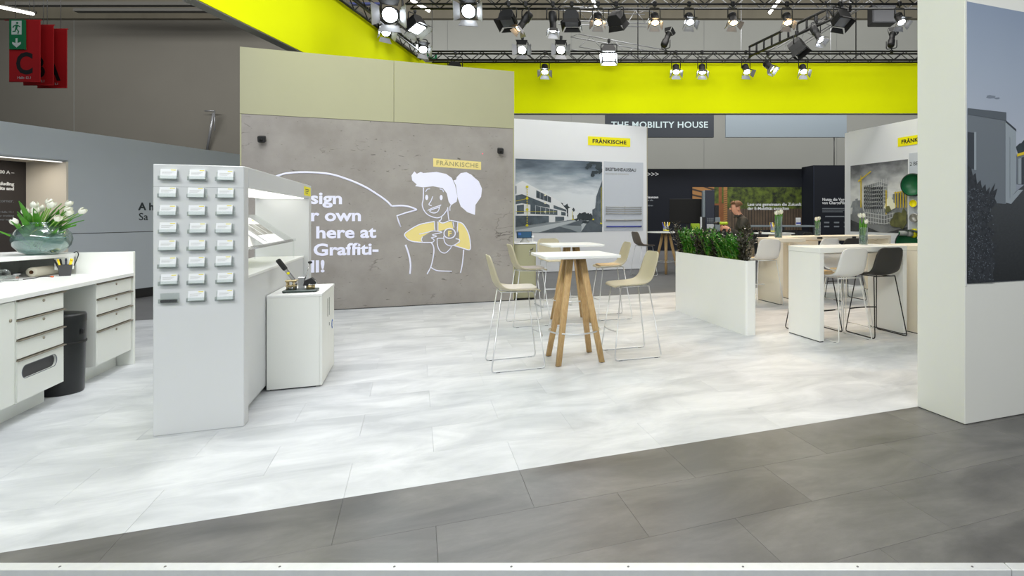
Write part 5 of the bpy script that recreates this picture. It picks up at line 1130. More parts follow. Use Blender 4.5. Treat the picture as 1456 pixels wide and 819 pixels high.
b = B(); b.cyl((-3.175, 6.866, WT+0.007), (-3.15, 6.84, WT+0.007), 0.008, n=8); b.build('plug', mat('orange_plug', (220, 110, 60), 0.5), t)
b = B(); b.tube(smooth_path([(-3.14, 7.16, 1.142), (-3.12, 7.17, 1.155), (-3.10, 7.15, 1.12), (-3.12, 7.12, 1.02)]), 0.004, 6); tag(b.build('loose_cord', 'black'), 'short black cord hanging over the ledge end', 'cable')

# ---------------------------------------------------------------- flower vases
def tulip(base, tip, lab, grp, fs=1.0, leaves=2, droop=0.0, seed=0, leaflen=0.22, spread=1.0):
    r = random.Random(seed)
    base, tip = Vector(base), Vector(tip); t = thing('tulip', lab, 'tulip', base, group=grp)
    mid = base.lerp(tip, 0.5)+Vector((0, 0, 0.02)); path = smooth_path([base, mid, tip], 4)
    b = B(); b.tube(path, 0.0045*fs, 6); b.build('stem', 'stem', t)
    d = (path[-1]-path[-3]).normalized(); mx = Matrix.Translation(tip) @ d.to_track_quat('Z', 'Y').to_matrix().to_4x4() @ Matrix.Scale(fs, 4)
    b = B()
    for k in range(6):
        rot = Matrix.Rotation(k*math.pi/3+(0.5 if k % 2 else 0), 4, 'Z'); q = 1.0 if k % 2 else 0.94
        def f(u, v):
            z = u*0.062*q; w = 0.024*math.sin(min(1, u*1.05+0.12)*math.pi*0.93)**0.7 if u < 1 else 0.003
            rad = (0.024*math.sin((u*0.78+0.08)*math.pi)**0.8+0.003)*q; a = (v-0.5)*2*w/0.024*0.9
            return rot @ Vector((rad*math.cos(a), rad*math.sin(a), z))
        b.grid(f, 6, 4)
    b.move(mx); b.build('flower', 'tulip', t)
    for k in range(leaves):
        a0 = path[1+k]; ang = r.uniform(0, 6.28); out = Vector((math.cos(ang), math.sin(ang), 0)); ln = leaflen*r.uniform(0.8, 1.2)
        dd = (d*0.9+out*spread*r.uniform(0.15, 0.42)).normalized(); sd = dd.cross(Z3).normalized() if abs(dd.z) < 0.98 else X3
        b = B()
        def f(u, v): return a0+dd*ln*u+out*0.05*spread*u*u-Z3*0.03*spread*u*u*(1 if ln > 0.15 else 0.2)+sd*(v-0.5)*0.042*math.sin(math.pi*(0.08+0.9*u))**0.8*fs+dd.cross(sd)*abs(v-0.5)*0.02
        b.grid(f, 8, 4); b.build('leaf', 'leaf', t)
    return t
ORDW = ['first', 'second', 'third', 'fourth', 'fifth', 'sixth', 'seventh', 'eighth', 'ninth', 'tenth', 'eleventh', 'twelfth', 'thirteenth', 'fourteenth']
def ranks(pts):
    """order of points from the left as the aisle sees them"""
    key = lambda p: (p[0]*CT-p[1]*ST)/(p[0]*ST+p[1]*CT)
    o = sorted(range(len(pts)), key=lambda i: key(pts[i])); r = [0]*len(pts)
    for k, i in enumerate(o): r[i] = k
    return [('leftmost' if k == 0 else 'rightmost' if k == len(pts)-1 else ORDW[k]+' from the left') for k in r]
vc = Vector((-3.31, 7.02, 1.14))
t = thing('bubble_vase', 'large round tinted glass vase on the counter ledge, holding white tulips', 'vase', vc)
prof = [(0.0001, 0.004), (0.10, 0.004), (0.155, 0.03), (0.198, 0.085), (0.212, 0.145), (0.202, 0.20), (0.165, 0.25), (0.118, 0.283), (0.104, 0.295), (0.106, 0.305), (0.112, 0.306), (0.110, 0.295)]
b = B(); b.lathe(prof, at=vc, n=36); b.build('glass_body', 'glassgreen', t)
b = B(); b.lathe([(0.0001, 0.01), (0.098, 0.01), (0.152, 0.034), (0.194, 0.087), (0.208, 0.145), (0.203, 0.175), (0.0001, 0.175)], at=vc, n=36); b.build('water', 'water', t)
pr2 = random.Random(8)
bb = B()
for i in range(26):
    a = pr2.uniform(0, 6.28); rr = 0.13*math.sqrt(pr2.random()); s = pr2.uniform(0.014, 0.024)
    bb.lathe([(0.0001, -s*0.6), (s, -s*0.2), (s*0.9, s*0.3), (0.0001, s*0.6)], at=vc+Vector((rr*math.cos(a), rr*math.sin(a), 0.035+0.08*rr)), n=8)
tag(bb.build('pebbles', 'pebble', t), kind='stuff')
tips = [(-0.10, -0.02, 0.34), (-0.02, -0.05, 0.40), (0.05, 0.0, 0.40), (-0.06, 0.05, 0.37), (0.10, -0.04, 0.41), (0.16, 0.02, 0.37), (0.20, -0.02, 0.34), (0.0, 0.05, 0.43), (-0.12, 0.06, 0.30), (0.24, 0.05, 0.36), (0.02, -0.09, 0.35), (0.17, -0.08, 0.29), (-0.15, -0.05, 0.25), (0.12, 0.08, 0.42)]
trk = ranks([vc+HALL.to_3x3() @ Vector((x*1.25, y, 0)) for x, y, z in tips])
for i, (x, y, z) in enumerate(tips):
    r = random.Random(i+40); v2 = HALL.to_3x3() @ Vector((x*1.25, y, 0))
    tulip(vc+HALL.to_3x3() @ Vector((-0.07+r.uniform(-0.04, 0.04), r.uniform(-0.05, 0.05), 0.06)), vc+Vector((v2.x, v2.y, z+0.035)), trk[i]+' white tulip in the large round vase on the counter ledge', 'tulips in the round vase', 1.15, 3, 0, i, 0.30)
def tall_vase(c, h, r, lab, fl, grp, flab, fs=1.0):
    t = thing('glass_vase', lab, 'vase', c)
    c = Vector(c)
    b = B(); b.lathe([(0.0001, 0.0), (r, 0.0), (r, h), (r*0.94, h), (r*0.94, 0.008), (0.0001, 0.008)], at=c, n=24, smooth=False); b.build('glass_body', 'glass', t)
    b = B(); b.lathe([(0.0001, 0.009), (r*0.93, 0.009), (r*0.93, h*0.55), (0.0001, h*0.55)], at=c, n=20); b.build('water', 'water', t)
    b = B()
    rr_ = random.Random(3)
    for i in range(10): b.lathe([(0.0001, -0.01), (0.013, 0), (0.0001, 0.01)], at=c+Vector((r*0.6*math.cos(i*2.4), r*0.6*math.sin(i*2.4), 0.02+0.012*(i % 3))), n=7)
    tag(b.build('pebbles', 'pebble', t), kind='stuff')
    rk = ranks([c+Vector(p) for p in fl])
    for i, (x, y, z) in enumerate(fl):
        tulip(c+Vector((x*0.3, y*0.3, 0.03)), c+Vector((x, y, z)), rk[i]+' '+flab, grp, fs, 3, 0, 70+i, h*0.75, 0.15)

# ================================================================== seating and tables
def shell_mesh(b, wid=1.0, th=0.012):
    """one-piece seat and back; front is +x; returns through the builder"""
    prof = [(0.235, 0.752), (0.225, 0.764), (0.19, 0.772), (0.10, 0.768), (0.0, 0.765), (-0.09, 0.769), (-0.15, 0.785), (-0.192, 0.825), (-0.215, 0.88), (-0.232, 0.95), (-0.248, 1.02), (-0.262, 1.08), (-0.268, 1.108), (-0.270, 1.118)]
    hw = [0.165, 0.185, 0.205, 0.218, 0.222, 0.222, 0.220, 0.216, 0.212, 0.208, 0.202, 0.185, 0.155, 0.11]
    cup = [0.0, 0.004, 0.010, 0.018, 0.024, 0.030, 0.036, 0.036, 0.032, 0.026, 0.020, 0.014, 0.01, 0.008]
    P = smooth_path([(x, 0, z) for x, z in prof], 2); n = len(P)
    def at(a, i):
        k = i/(n-1)*(len(a)-1); j = int(k); f = k-j; return a[j]*(1-f)+a[min(j+1, len(a)-1)]*f
    def nrm(i):
        d = P[min(i+1, n-1)]-P[max(i-1, 0)]; return Vector((d.z, 0, -d.x)).normalized()    # towards the sitter
    m = 13; sides = []
    for s in (0, 1):
        rows_ = []
        for i in range(n):
            row = []
            N_ = nrm(i)
            if N_.z < 0 and N_.x < 0: N_ = -N_
            for j in range(m):
                v = -1+2*j/(m-1); q = P[i]+Y3*at(hw, i)*wid*v+N_*at(cup, i)*(v*v)*1.0 - N_*th*s
                row.append(b.bm.verts.new(q))
            rows_.append(row)
        sides.append(rows_)
    A, C = sides
    for i in range(n-1):
        for j in range(m-1):
            b.bm.faces.new((A[i][j], A[i+1][j], A[i+1][j+1], A[i][j+1])); b.bm.faces.new((C[i][j], C[i][j+1], C[i+1][j+1], C[i+1][j]))
    loop = [(0, j) for j in range(m-1)]+[(i, m-1) for i in range(n-1)]+[(n-1, j) for j in range(m-1, 0, -1)]+[(i, 0) for i in range(n-1, 0, -1)]
    for (i, j), (k, l) in zip(loop, loop[1:]+loop[:1]): b.bm.faces.new((A[i][j], A[k][l], C[k][l], C[i][j]))
    bmesh.ops.recalc_face_normals(b.bm, faces=b.bm.faces[:])
    for f in b.bm.faces: f.smooth = True
def make_stool(label, shell, wire, pad=None, group=None):
    t = thing('bar_stool', label, 'stool', (0, 0, 0), group=group)
    b = B(); shell_mesh(b); b.build('seat_shell', shell, t)
    if pad:
        b = B(); b.prism(rrect(-0.14, -0.175, 0.205, 0.175, 0.06), 0.775, 0.795, bev=0.006); b.build('seat_pad', pad, t)
    r = 0.0068
    for s in (-1, 1):
        b = B(); b.tube(rounded([(0.165, s*0.165, 0.748), (0.262, s*0.25, r), (-0.262, s*0.25, r), (-0.15, s*0.165, 0.755)], 0.035, 4), r, 8); b.build('sled_leg', wire, t)
        for x in (0.20, -0.20):
            b = B(); b.box(x-0.02, s*0.25-0.009, 0, x+0.02, s*0.25+0.009, 0.004); b.build('glide', 'rubber', t)
    for x, z in ((0.165, 0.746), (-0.15, 0.753)):
        b = B(); b.tube([(x, -0.165, z), (x, 0.165, z)], r, 8); b.build('seat_bar', wire, t)
    b = B(); b.tube([(0.165, 0.1, 0.746), (-0.15, 0.1, 0.753)], r, 8); b.build('seat_bar', wire, t)
    b = B(); b.tube([(0.165, -0.1, 0.746), (-0.15, -0.1, 0.753)], r, 8); b.build('seat_bar', wire, t)
    yf = 0.165+(0.25-0.165)*(0.748-0.30)/0.74; xf = 0.165+(0.262-0.165)*(0.748-0.30)/0.74
    b = B(); b.tube(smooth_path([(xf, -yf, 0.30), (xf+0.035, -yf*0.5, 0.30), (xf+0.045, 0, 0.30), (xf+0.035, yf*0.5, 0.30), (xf, yf, 0.30)], 4), 0.009, 8); b.build('footrest', wire, t)
    return t
PI = math.pi
s0 = make_stool('beige bar stool with pale seat pad, nearest on the left of the bar tables', 'shell_beige', 'chrome', 'pad', 'beige stools at the bar tables')
s0.location = (0.935, 5.795, 0); ROOT[s0] = Matrix.Translation(s0.location)
dup(s0, (1.47, 7.955, 0), 0.03, 'beige bar stool with grey seat pad, left of the rear bar table', mats={'pale_felt_pad': 'padgrey'})
s1 = make_stool('beige bar stool without pad, right of the front bar table', 'shell_beige', 'chrome', None, 'beige stools at the bar tables')
s1.location = (2.19, 5.79, 0); s1.rotation_euler = (0, 0, PI-0.02)
s1b = dup(s0, (2.72, 8.03, 0), PI-0.05, 'beige bar stool with tan seat pad, right of the rear bar table', mats={'pale_felt_pad': 'padtan'})
dup(s1, (2.18, 9.50, 0), -PI/2+0.1, 'beige bar stool seen from behind beyond the rear bar table')
dup(s1, (5.45, 13.45, 0), 0.12, 'taupe bar stool by the round table before the white wall', 'stools at the round tables', {'beige_shell_plastic': 'shell_brown'})
w0 = make_stool('white bar stool with its back to the aisle at the near white table', 'shell_white', 'whitewire', 'padtan', 'stools at the white tables')
w0.location = (4.91, 5.63, 0); w0.rotation_euler = (0, 0, PI/2)
k0 = dup(s1, (5.49, 5.65, 0), PI/2-0.03, 'black bar stool with its back to the aisle at the near white table', 'stools at the white tables', {'beige_shell_plastic': 'shell_black', 'chrome_wire': 'blackwire'})
dup(w0, (4.90, 6.13, 0), -PI/2, 'white-shelled stool on black legs facing the aisle, behind the near white table', 'stools at the white tables', {'white_wire': 'blackwire'})
dup(w0, (5.48, 6.20, 0), -PI/2, 'white stool facing the aisle behind the black one', 'stools at the white tables')
dup(w0, (5.60, 8.32, 0), PI/2-0.15, 'white bar stool beside the planter at the middle table', 'stools at the white tables')
dup(w0, (6.78, 8.28, 0), PI/2, 'white bar stool whose back shows above the near white table', 'stools at the white tables')
dup(k0, (7.28, 8.22, 0), PI/2-0.1, 'black bar stool whose back shows above the near white table by the tulip vase', 'stools at the white tables')
dup(s1, (8.05, 11.35, 0), PI/2, 'pale stool at the far round table', 'stools at the round tables', {'beige_shell_plastic': 'shell_white'})
dup(k0, (8.75, 11.5, 0), PI/2+0.3, 'black stool at the far round table', 'stools at the round tables')

def bar_table(label, loc, top='square', rz=0.0, size=0.78, h=1.11):
    t = thing('bar_table', label, 'table', (0, 0, 0), group='bar tables on oak legs')
    b = B()
    if top == 'square': b.prism(rrect(-size/2, -size/2, size/2, size/2, 0.03), h-0.028, h, bev=0.003)
    else: b.lathe([(0.0001, h-0.026), (size/2-0.006, h-0.026), (size/2, h-0.018), (size/2, h-0.004), (size/2-0.005, h), (0.0001, h)], n=48, smooth=False)
    b.build('tabletop', 'tabletop', t)
    for sx in (-1, 1):
        for sy in (-1, 1):
            a, e = Vector((sx*0.228, sy*0.228, 0.004)), Vector((sx*0.062, sy*0.055, h-0.03)); d = (e-a)
            b = B(); q = rrect(-0.028, -0.022, 0.028, 0.022, 0.009, 3); n = len(q); f = 1.28
            lo_ = [b.bm.verts.new((a.x+x, a.y+y, a.z)) for x, y in q]; hi_ = [b.bm.verts.new((e.x+x*f, e.y+y*f, e.z)) for x, y in q]
            b.bm.faces.new(lo_[::-1]); b.bm.faces.new(hi_)
            for i in range(n): b.bm.faces.new((lo_[i], lo_[(i+1) % n], hi_[(i+1) % n], hi_[i])).smooth = True
            bmesh.ops.recalc_face_normals(b.bm, faces=b.bm.faces[:])
            b.build('leg', 'oak', t)
            b = B(); b.cyl((a.x, a.y, 0), (a.x, a.y, 0.005), 0.018, n=10); b.build('glide', 'rubber', t)
    b = B(); b.box(-0.12, -0.12, h-0.036, 0.12, 0.12, h-0.028); b.build('mounting_plate', 'black', t)
    b = B(); R = 0.268; b.tube([(R*math.cos(i*PI/24), R*math.sin(i*PI/24), 0.315) for i in range(48)], 0.0085, 8, closed=True); b.build('foot_ring', 'chrome', t)
    t.location = loc; t.rotation_euler = (0, 0, rz); ROOT[t] = Matrix.Translation(Vector(loc)) @ Matrix.Rotation(rz, 4, 'Z')
    return t
bt = bar_table('square white bar table on four splayed oak legs, nearest the aisle', (1.56, 5.79, 0))
dup(bt, (2.09, 7.93, 0), 0.0, 'square white bar table on oak legs directly behind the nearest one')
rt = bar_table('round white bar table on oak legs beside the white photo wall', (6.19, 13.70, 0), 'round', 0.35, 1.0, 1.10)
dup(rt, (8.25, 11.80, 0), 0.2, 'round white bar table behind the person and the middle white table')
# white slab tables
def slab_table(label, x0, x1, y0, y1, h, m, legw, leg2=True, wide=None):
    t = thing('slab_table', label, 'table', ((x0+x1)/2, (y0+y1)/2, 0), group='white slab tables')
    b = B(); b.box(x0, y0, h-0.062, x1, y1, h, 0.003); b.build('tabletop', m, t)
    b = B(); b.box(x0+0.002, y0+0.002, 0.012, x0+legw, y1-0.002, h-0.0635, 0.002); b.build('panel_leg', m, t)
    b = B(); b.box(x0+0.008, y0+0.008, 0, x0+legw-0.006, y1-0.008, 0.012); b.build('leg_base', 'gap', t)
    if leg2:
        b = B(); b.box(x1-legw, y0+0.002, 0.012, x1-0.002, y1-0.002, h-0.0635, 0.002); b.build('panel_leg', m, t)
        b = B(); b.box(x1-legw+0.006, y0+0.008, 0, x1-0.008, y1-0.008, 0.012); b.build('leg_base', 'gap', t)
    b = B(); b.box(x0+legw, (y0+y1)/2-0.03, h-0.10, x1-legw, (y0+y1)/2+0.03, h-0.063); b.build('rail', m, t)
    return t
slab_table('white slab table with panel legs nearest the pillar', 4.49, 5.86, 5.50, 6.11, 1.125, 'white', 0.065)
slab_table('white slab table standing half behind the pillar', 5.98, 7.4, 5.45, 6.05, 1.125, 'cream', 0.065)
slab_table('white slab table behind the planter end, with tulip vase', 5.77, 6.30, 8.08, 8.75, 1.125, 'cream', 0.065, False)
t = slab_table('long white slab table farthest back before the booth wall', 6.34, 8.75, 8.60, 9.25, 1.13, 'cream', 0.065)
b = B(); b.box(6.33, 8.64, 0.012, 7.02, 8.70, 1.065, 0.002); b.build('front_panel', 'cream', t)
t = thing('table_socket', 'small dark power socket on the back of the farthest white table', 'socket', (7.0, 8.62, 1.09))
b = B(); b.box(6.96, 8.592, 1.085, 7.08, 8.60, 1.12, 0.002); b.build('frame', 'gap', t); b = B(); b.box(6.98, 8.590, 1.09, 7.06, 8.592, 1.115); b.build('insert', 'black', t)
t = thing('table_socket', 'second small dark socket near the tulip vase on the farthest white table', 'socket', (7.6, 8.62, 1.09))
b = B(); b.box(7.78, 8.592, 1.085, 7.87, 8.60, 1.12, 0.002); b.build('frame', 'gap', t); b = B(); b.box(7.79, 8.590, 1.09, 7.86, 8.592, 1.115); b.build('insert', 'black', t)
tall_vase((5.60, 5.98, 1.125), 0.23, 0.055, 'clear cylinder vase of tulips on the near white table by the black stool', [(-0.055, 0.0, 0.36), (0.015, -0.03, 0.28), (0.02, 0.02, 0.36)], 'tulips on the near white table', 'white tulip in the cylinder vase on the near white table', 1.05)
tall_vase((5.98, 8.42, 1.125), 0.38, 0.065, 'clear cylinder vase of cream flowers in front of the person', [(-0.045, 0.0, 0.40), (0.04, -0.02, 0.42), (0.0, 0.03, 0.41), (0.055, 0.02, 0.39)], 'tulips on the middle table', 'cream tulip in the tall vase before the person', 1.3)
tall_vase((7.23, 8.92, 1.13), 0.27, 0.058, 'clear cylinder vase of tulips on the farthest white table', [(-0.025, 0.0, 0.28), (0.025, -0.01, 0.30), (0.0, 0.03, 0.29)], 'tulips on the farthest table', 'white tulip in the vase on the farthest white table', 1.2)
# cups of yellow pens on the round tables
for c, cm, lab, pl in (((6.19, 13.70, 1.10), 'cupgrey', 'pale grey cup of yellow pens on the round table by the white wall', 'white wall'), ((8.25, 11.80, 1.10), 'cupgrey', 'pale grey cup of yellow pens on the far round table', 'far table')):
    c = Vector(c); t = thing('pen_cup', lab, 'cup', c)
    b = B(); w = 0.058
    V = [[b.bm.verts.new((c.x+x*k, c.y+y*k, c.z+z)) for x, y in ((-w, -w), (w, -w), (w, w), (-w, w))] for z, k in ((0, 1), (0.16, 1), (0.16, 0.92), (0.01, 0.92))]
    b.bm.faces.new(V[0][::-1]); b.bm.faces.new(V[3])
    for r in range(3):
        for k in range(4): b.bm.faces.new((V[r][k], V[r][(k+1) % 4], V[r+1][(k+1) % 4], V[r+1][k]))
    bmesh.ops.recalc_face_normals(b.bm, faces=b.bm.faces[:]); b.build('cup_body', cm, t)
    b = B(); b.box(c.x-w-0.001, c.y-w-0.001, c.z+0.03, c.x+w+0.001, c.y+w+0.001, c.z+0.055); b.build('yellow_band', 'yellowtag', t)
    sp = []
    rk = ranks([c+Vector((0.12*math.cos(q*0.8), 0.08*math.sin(q*0.8), 0)) for q in range(8)])
    for i in range(8):
        m = ('yellowpen', 'yellowpen', 'inkwhite', 'yellowpen', 'bluecable', 'yellowpen', 'inkwhite', 'yellowpen')[i]
        sp.append((m, 0.03*math.cos(i*0.8), 0.03*math.sin(i*0.8), 0.35*math.cos(i*0.8), 0.2*math.sin(i*0.8), rk[i]+' pen, '+{'yellowpen': 'yellow', 'inkwhite': 'white', 'bluecable': 'blue'}[m]+', in the cup '+('by the white wall' if pl == 'white wall' else 'on the far table')))
    pens(c, 0.16, sp, 'pens in the cup, '+pl, pl, 0.014, 0.24, 0.02)

# beige cabinet with the tablet, at the end of the concrete wall
t = thing('pedestal_cabinet', 'narrow beige locker pedestal at the end of the concrete wall', 'cabinet', (1.86, 10.5, 0))
b = B(); b.box(1.64, 10.36, 0.012, 2.06, 10.78, 1.0, 0.003); b.build('carcass', 'beige', t)
b = B(); b.box(1.64, 10.34, 1.0, 2.12, 10.79, 1.026, 0.003); b.build('top_panel', 'boothwhite', t)
b = B(); b.box(1.665, 10.343, 0.02, 2.04, 10.36, 0.985, 0.002); d = b.build('door', 'beige', t)
b = B(); b.cyl((1.985, 10.343, 0.90), (1.985, 10.338, 0.90), 0.014, n=12); b.build('lock', 'steel', d)
b = B(); b.box(1.95, 10.318, 0.89, 1.99, 10.338, 0.902, mx=None); b.tube([(1.985, 10.335, 0.90), (1.985, 10.31, 0.915), (2.0, 10.30, 0.93)], 0.006, 6); b.build('key', 'ink', d)
b = B(); b.tube([(1.95, 10.33, 0.89), (1.94, 10.325, 0.84), (1.945, 10.33, 0.79)], 0.006, 6); b.build('key_fob', 'steel', d)
b = B(); b.box(1.655, 10.37, 0, 2.05, 10.77, 0.012); b.build('plinth', 'gap', t)
t = thing('tablet_stand', 'small tablet computer on a white stand atop the beige pedestal', 'tablet', (1.87, 10.5, 1.026))
b = B(); b.lathe([(0.0001, 0), (0.09, 0), (0.085, 0.015), (0.05, 0.05), (0.04, 0.08), (0.0001, 0.08)], at=(1.88, 10.5, 1.026), n=24); b.build('base', 'cupgrey', t)
mxt = Matrix.Translation((1.87, 10.48, 1.165)) @ Matrix.Rotation(math.radians(-18), 4, 'X') @ Matrix.Scale(0.86, 4)
b = B(); b.box(-0.165, -0.006, -0.075, 0.165, 0.01, 0.075, 0.004, mx=mxt); b.build('frame', 'black', t)
b = B(); b.box(-0.15, -0.0075, -0.064, 0.15, -0.006, 0.064, mx=mxt); sc = b.build('display', mat('lit_tablet_display', (48, 78, 104), 0.2, emit=0.35), t)
b = B(); b.box(-0.13, -0.0082, -0.01, -0.07, -0.0076, 0.045, mx=mxt); b.build('display_icon', 'bluedot', sc)
b = B(); b.lathe([(0.0001, -0.02), (0.02, -0.015), (0.024, 0), (0.02, 0.015), (0.0001, 0.02)], at=(2.02, 10.46, 1.13), n=12); b.cyl((2.02, 10.46, 1.026), (2.02, 10.46, 1.12), 0.008, n=8); tag(b.build('scanner_wand', 'card'), 'small white scanner stick beside the tablet', 'scanner')

# ================================================================== planter with plants
PX0, PX1, PY0, PY1, PH = 3.88, 4.03, 6.14, 8.24, 0.94
t = thing('planter', 'long narrow white planter box dividing the stand, full of green plants', 'planter', (3.95, 7.2, 0))
def ring2(x0, y0, x1, y1, r): return rrect(x0, y0, x1, y1, r, 3)
b = B(); o_, i_ = ring2(PX0, PY0, PX1, PY1, 0.03), ring2(PX0+0.012, PY0+0.012, PX1-0.012, PY1-0.012, 0.02); n = len(o_)
V = [[b.bm.verts.new((x, y, z)) for x, y in q] for q, z in ((o_, 0.0), (o_, PH), (i_, PH), (i_, PH-0.12))]
b.bm.faces.new(V[0][::-1])
for r in range(3):
    for k in range(n): b.bm.faces.new((V[r][k], V[r][(k+1) % n], V[r+1][(k+1) % n], V[r+1][k]))
bmesh.ops.recalc_face_normals(b.bm, faces=b.bm.faces[:])
b.build('box_shell', 'white', t)
b = B(); b.prism(i_, PH-0.14, PH-0.05); b.build('soil', 'soil', t)
def leaf_(b, base, d, up, ln, w):
    sd = d.cross(up); sd = sd.normalized() if sd.length > 1e-4 else X3; n = sd.cross(d)
    a = [base, base+d*ln*0.35+sd*w-n*0.004, base+d*ln*0.75+sd*w*0.75-n*0.006, base+d*ln-n*0.012, base+d*ln*0.75-sd*w*0.75-n*0.006, base+d*ln*0.35-sd*w-n*0.004, base+d*ln*0.5+n*0.006]
    v = [b.bm.verts.new(p) for p in a]
    for k in range(6): b.bm.faces.new((v[k], v[(k+1) % 6], v[6])).smooth = True
def zplant(y, dark, label, seed, nst=16, hh=0.40):
    r = random.Random(seed); c = Vector((3.955, y, PH-0.05)); t = thing('potted_plant', label, 'plant', c, group='plants in the white planter')
    bs, bl = B(), B()
    for i in range(nst):
        st = c+Vector((r.uniform(-0.045, 0.045), r.uniform(-0.10, 0.10), 0)); h = hh*r.uniform(0.65, 1.1)
        lean = Vector((r.uniform(-0.22, 0.22), r.uniform(-0.2, 0.2), 0)); P = [st, st+Z3*h*0.5+lean*0.25*h/0.4, st+Z3*h+lean*h/0.4*0.8]
        path = smooth_path(P, 5); bs.tube(path, 0.006, 5, radii=[0.0075-0.0045*k/(len(path)-1) for k in range(len(path))])
        m = len(path)
        for k in range(3 if not dark else 2, m):
            for s in (-1, 1):
                d0 = (path[k]-path[k-1]).normalized(); az = r.uniform(0, 6.28) if k % 2 else i*1.1
                out = Vector((math.cos(az)*s, math.sin(az)*s, 0.0)); dd = (out*0.75+d0*0.75+Z3*r.uniform(-0.15, 0.25)).normalized()
                leaf_(bl, path[k]-d0*r.uniform(0, 0.03), dd, d0+out*0.1, r.uniform(0.055, 0.085), r.uniform(0.013, 0.019))
        leaf_(bl, path[-1], (path[-1]-path[-2]).normalized(), X3, 0.07, 0.014)
    tag(bs.build('stems', 'zstem' if not dark else 'zdark', t), kind='stuff'); tag(bl.build('foliage', 'zgreen' if not dark else 'zdark', t), kind='stuff')
pl = [(6.27, 1, 'dark-leaved plant at the near end of the white planter'), (6.44, 0, 'glossy green plant second from the near end of the planter'), (6.64, 0, 'glossy green plant third from the near end of the planter'), (6.84, 0, 'glossy green plant fourth from the near end of the planter'), (7.04, 1, 'dark-leaved plant in the middle of the planter'), (7.22, 0, 'glossy green plant just beyond the middle dark one'), (7.40, 1, 'dark-leaved plant beyond the middle of the planter'), (7.60, 0, 'glossy green plant fourth from the far end of the planter'), (7.78, 0, 'glossy green plant third from the far end of the planter'), (7.96, 0, 'glossy green plant second from the far end of the planter'), (8.12, 1, 'tall dark-leaved plant at the far end of the white planter')]
for i, (y, dk, lab) in enumerate(pl): zplant(y, dk, lab, 20+i, 15 if not dk else 11, (0.33 if i < 4 else 0.38) if not dk else (0.42 if i == 0 else 0.46 if i == 10 else 0.36))
# ================================================================== far navy booth
t = thing('wall_navy', None, None, hall(3, 25)); t.name = 'wall_far'; t['kind'] = 'structure'; nw = t
b = B(); b.box(-0.6, 25, 0, 7.45, 25.2, 3.612); b.build('wall_panel', 'navy', nw, hallf=True)
b = B(); b.prism([(7.45, 25.0), (7.66, 24.0), (9.6, 24.0), (9.6, 24.2), (7.8, 24.2), (7.6, 25.2)], 0, 3.676); b.build('return_panel', 'navy', nw, hallf=True)
b = B(); b.box(7.652, 23.985, 0, 7.675, 24.0, 3.676); b.build('panel_edge', 'navy2', nw, hallf=True)
def hposter(name, label, cat, x0, d, z0, w, h, layers):
    t = thing(name, label, cat, hall(x0, d, z0)); mx = HALL @ axes((x0, d, z0), X3, Z3)
    b = B(); b.prism([(0, 0), (w, 0), (w, h), (0, h)], 0, 0.01, mx=mx); b.build('sheet', layers[0], t)
    for k, (m, polys) in enumerate(layers[1:]):
        bb = B()
        for i, plg in enumerate(polys):
            f = bb.poly([mx @ Vector((u*w, v*h, 0.0105+0.003*k+0.0004*(i % 6))) for u, v in plg])
        bb.bm.normal_update()
        nn = HALL.to_3x3() @ Vector((0, -1, 0))
        for f in bb.bm.faces:
            if f.normal.dot(nn) < 0: f.normal_flip()
        tag(bb.build('printed_shape', m, t), kind='stuff')
    return t
FOL = ink('garden_foliage', (14, 20, 10), (92, 108, 34), 4.5); FEN = ink('garden_fence', (74, 62, 50), (96, 80, 62), 2)
WD1, WD2, WD3 = ink('timber_house', (138, 84, 44), (112, 66, 34), 2), ink('timber_light', (158, 112, 62)), ink('timber_dark', (60, 44, 32))
slats = [[(0.36+i*0.0255, 0.0), (0.366+i*0.0255, 0.0), (0.366+i*0.0255, 0.5), (0.36+i*0.0255, 0.5)] for i in range(25)]
mur = hposter('garden_mural', 'dark garden mural with timber house and slatted fence on the navy booth wall', 'poster', 2.62, 24.985, 0.9, 4.82, 1.9, [FOL,
  (FEN, [[(0.30, 0), (1, 0), (1, 0.5), (0.30, 0.5)]]), (ink('fence_gap', (40, 34, 30)), slats),
  (WD1, [[(0.0, 0.4), (0.06, 0.4), (0.06, 1), (0, 1)], [(0.24, 0), (0.27, 0), (0.27, 1), (0.24, 1)], [(0, 0), (0.30, 0), (0.30, 0.62), (0, 0.62)]]),
  (WD2, [[(0, 0.62), (0.2, 0.72), (0.2, 1), (0, 1)], [(0.285, 0), (0.32, 0), (0.32, 1), (0.285, 1)]]),
  (WD3, [[(0.0, 0.93), (0.2, 0.80), (0.2, 0.84), (0.0, 0.97)], [(0.0, 0.80), (0.2, 0.69), (0.2, 0.73), (0.0, 0.84)], [(0.1, 1), (0.2, 0.92), (0.2, 0.96), (0.14, 1)]]+[[(0.285, 0.05+i*0.05), (0.32, 0.07+i*0.05), (0.32, 0.08+i*0.05), (0.285, 0.06+i*0.05)] for i in range(18)])])
for s, z in (('Lass uns gemeinsam die Zukunft', 1.98), ('der E-Mobilität anpacken', 1.80)):
    text('mural_lettering', s, 0.185, hall(5.05, 24.962, z), HX, Z3, 'inkwhite', mur, bold=0.003, xs=0.98)
for s, x, z, sz, m, al in (('>>>', 0.62, 3.27, 0.30, 'inkwhite', 'LEFT'), ('Ladelösungen', 0.30, 2.31, 0.15, 'inkwhite', 'LEFT'), ('einfach für alle', 0.30, 2.19, 0.10, 'inkgrey', 'LEFT'), ('mehr erfahren', 0.30, 1.96, 0.10, 'inkgrey', 'LEFT')):
    text('wall_lettering', s, sz, hall(x, 24.995, z), HX, Z3, m, nw, align=al, bold=0.003)
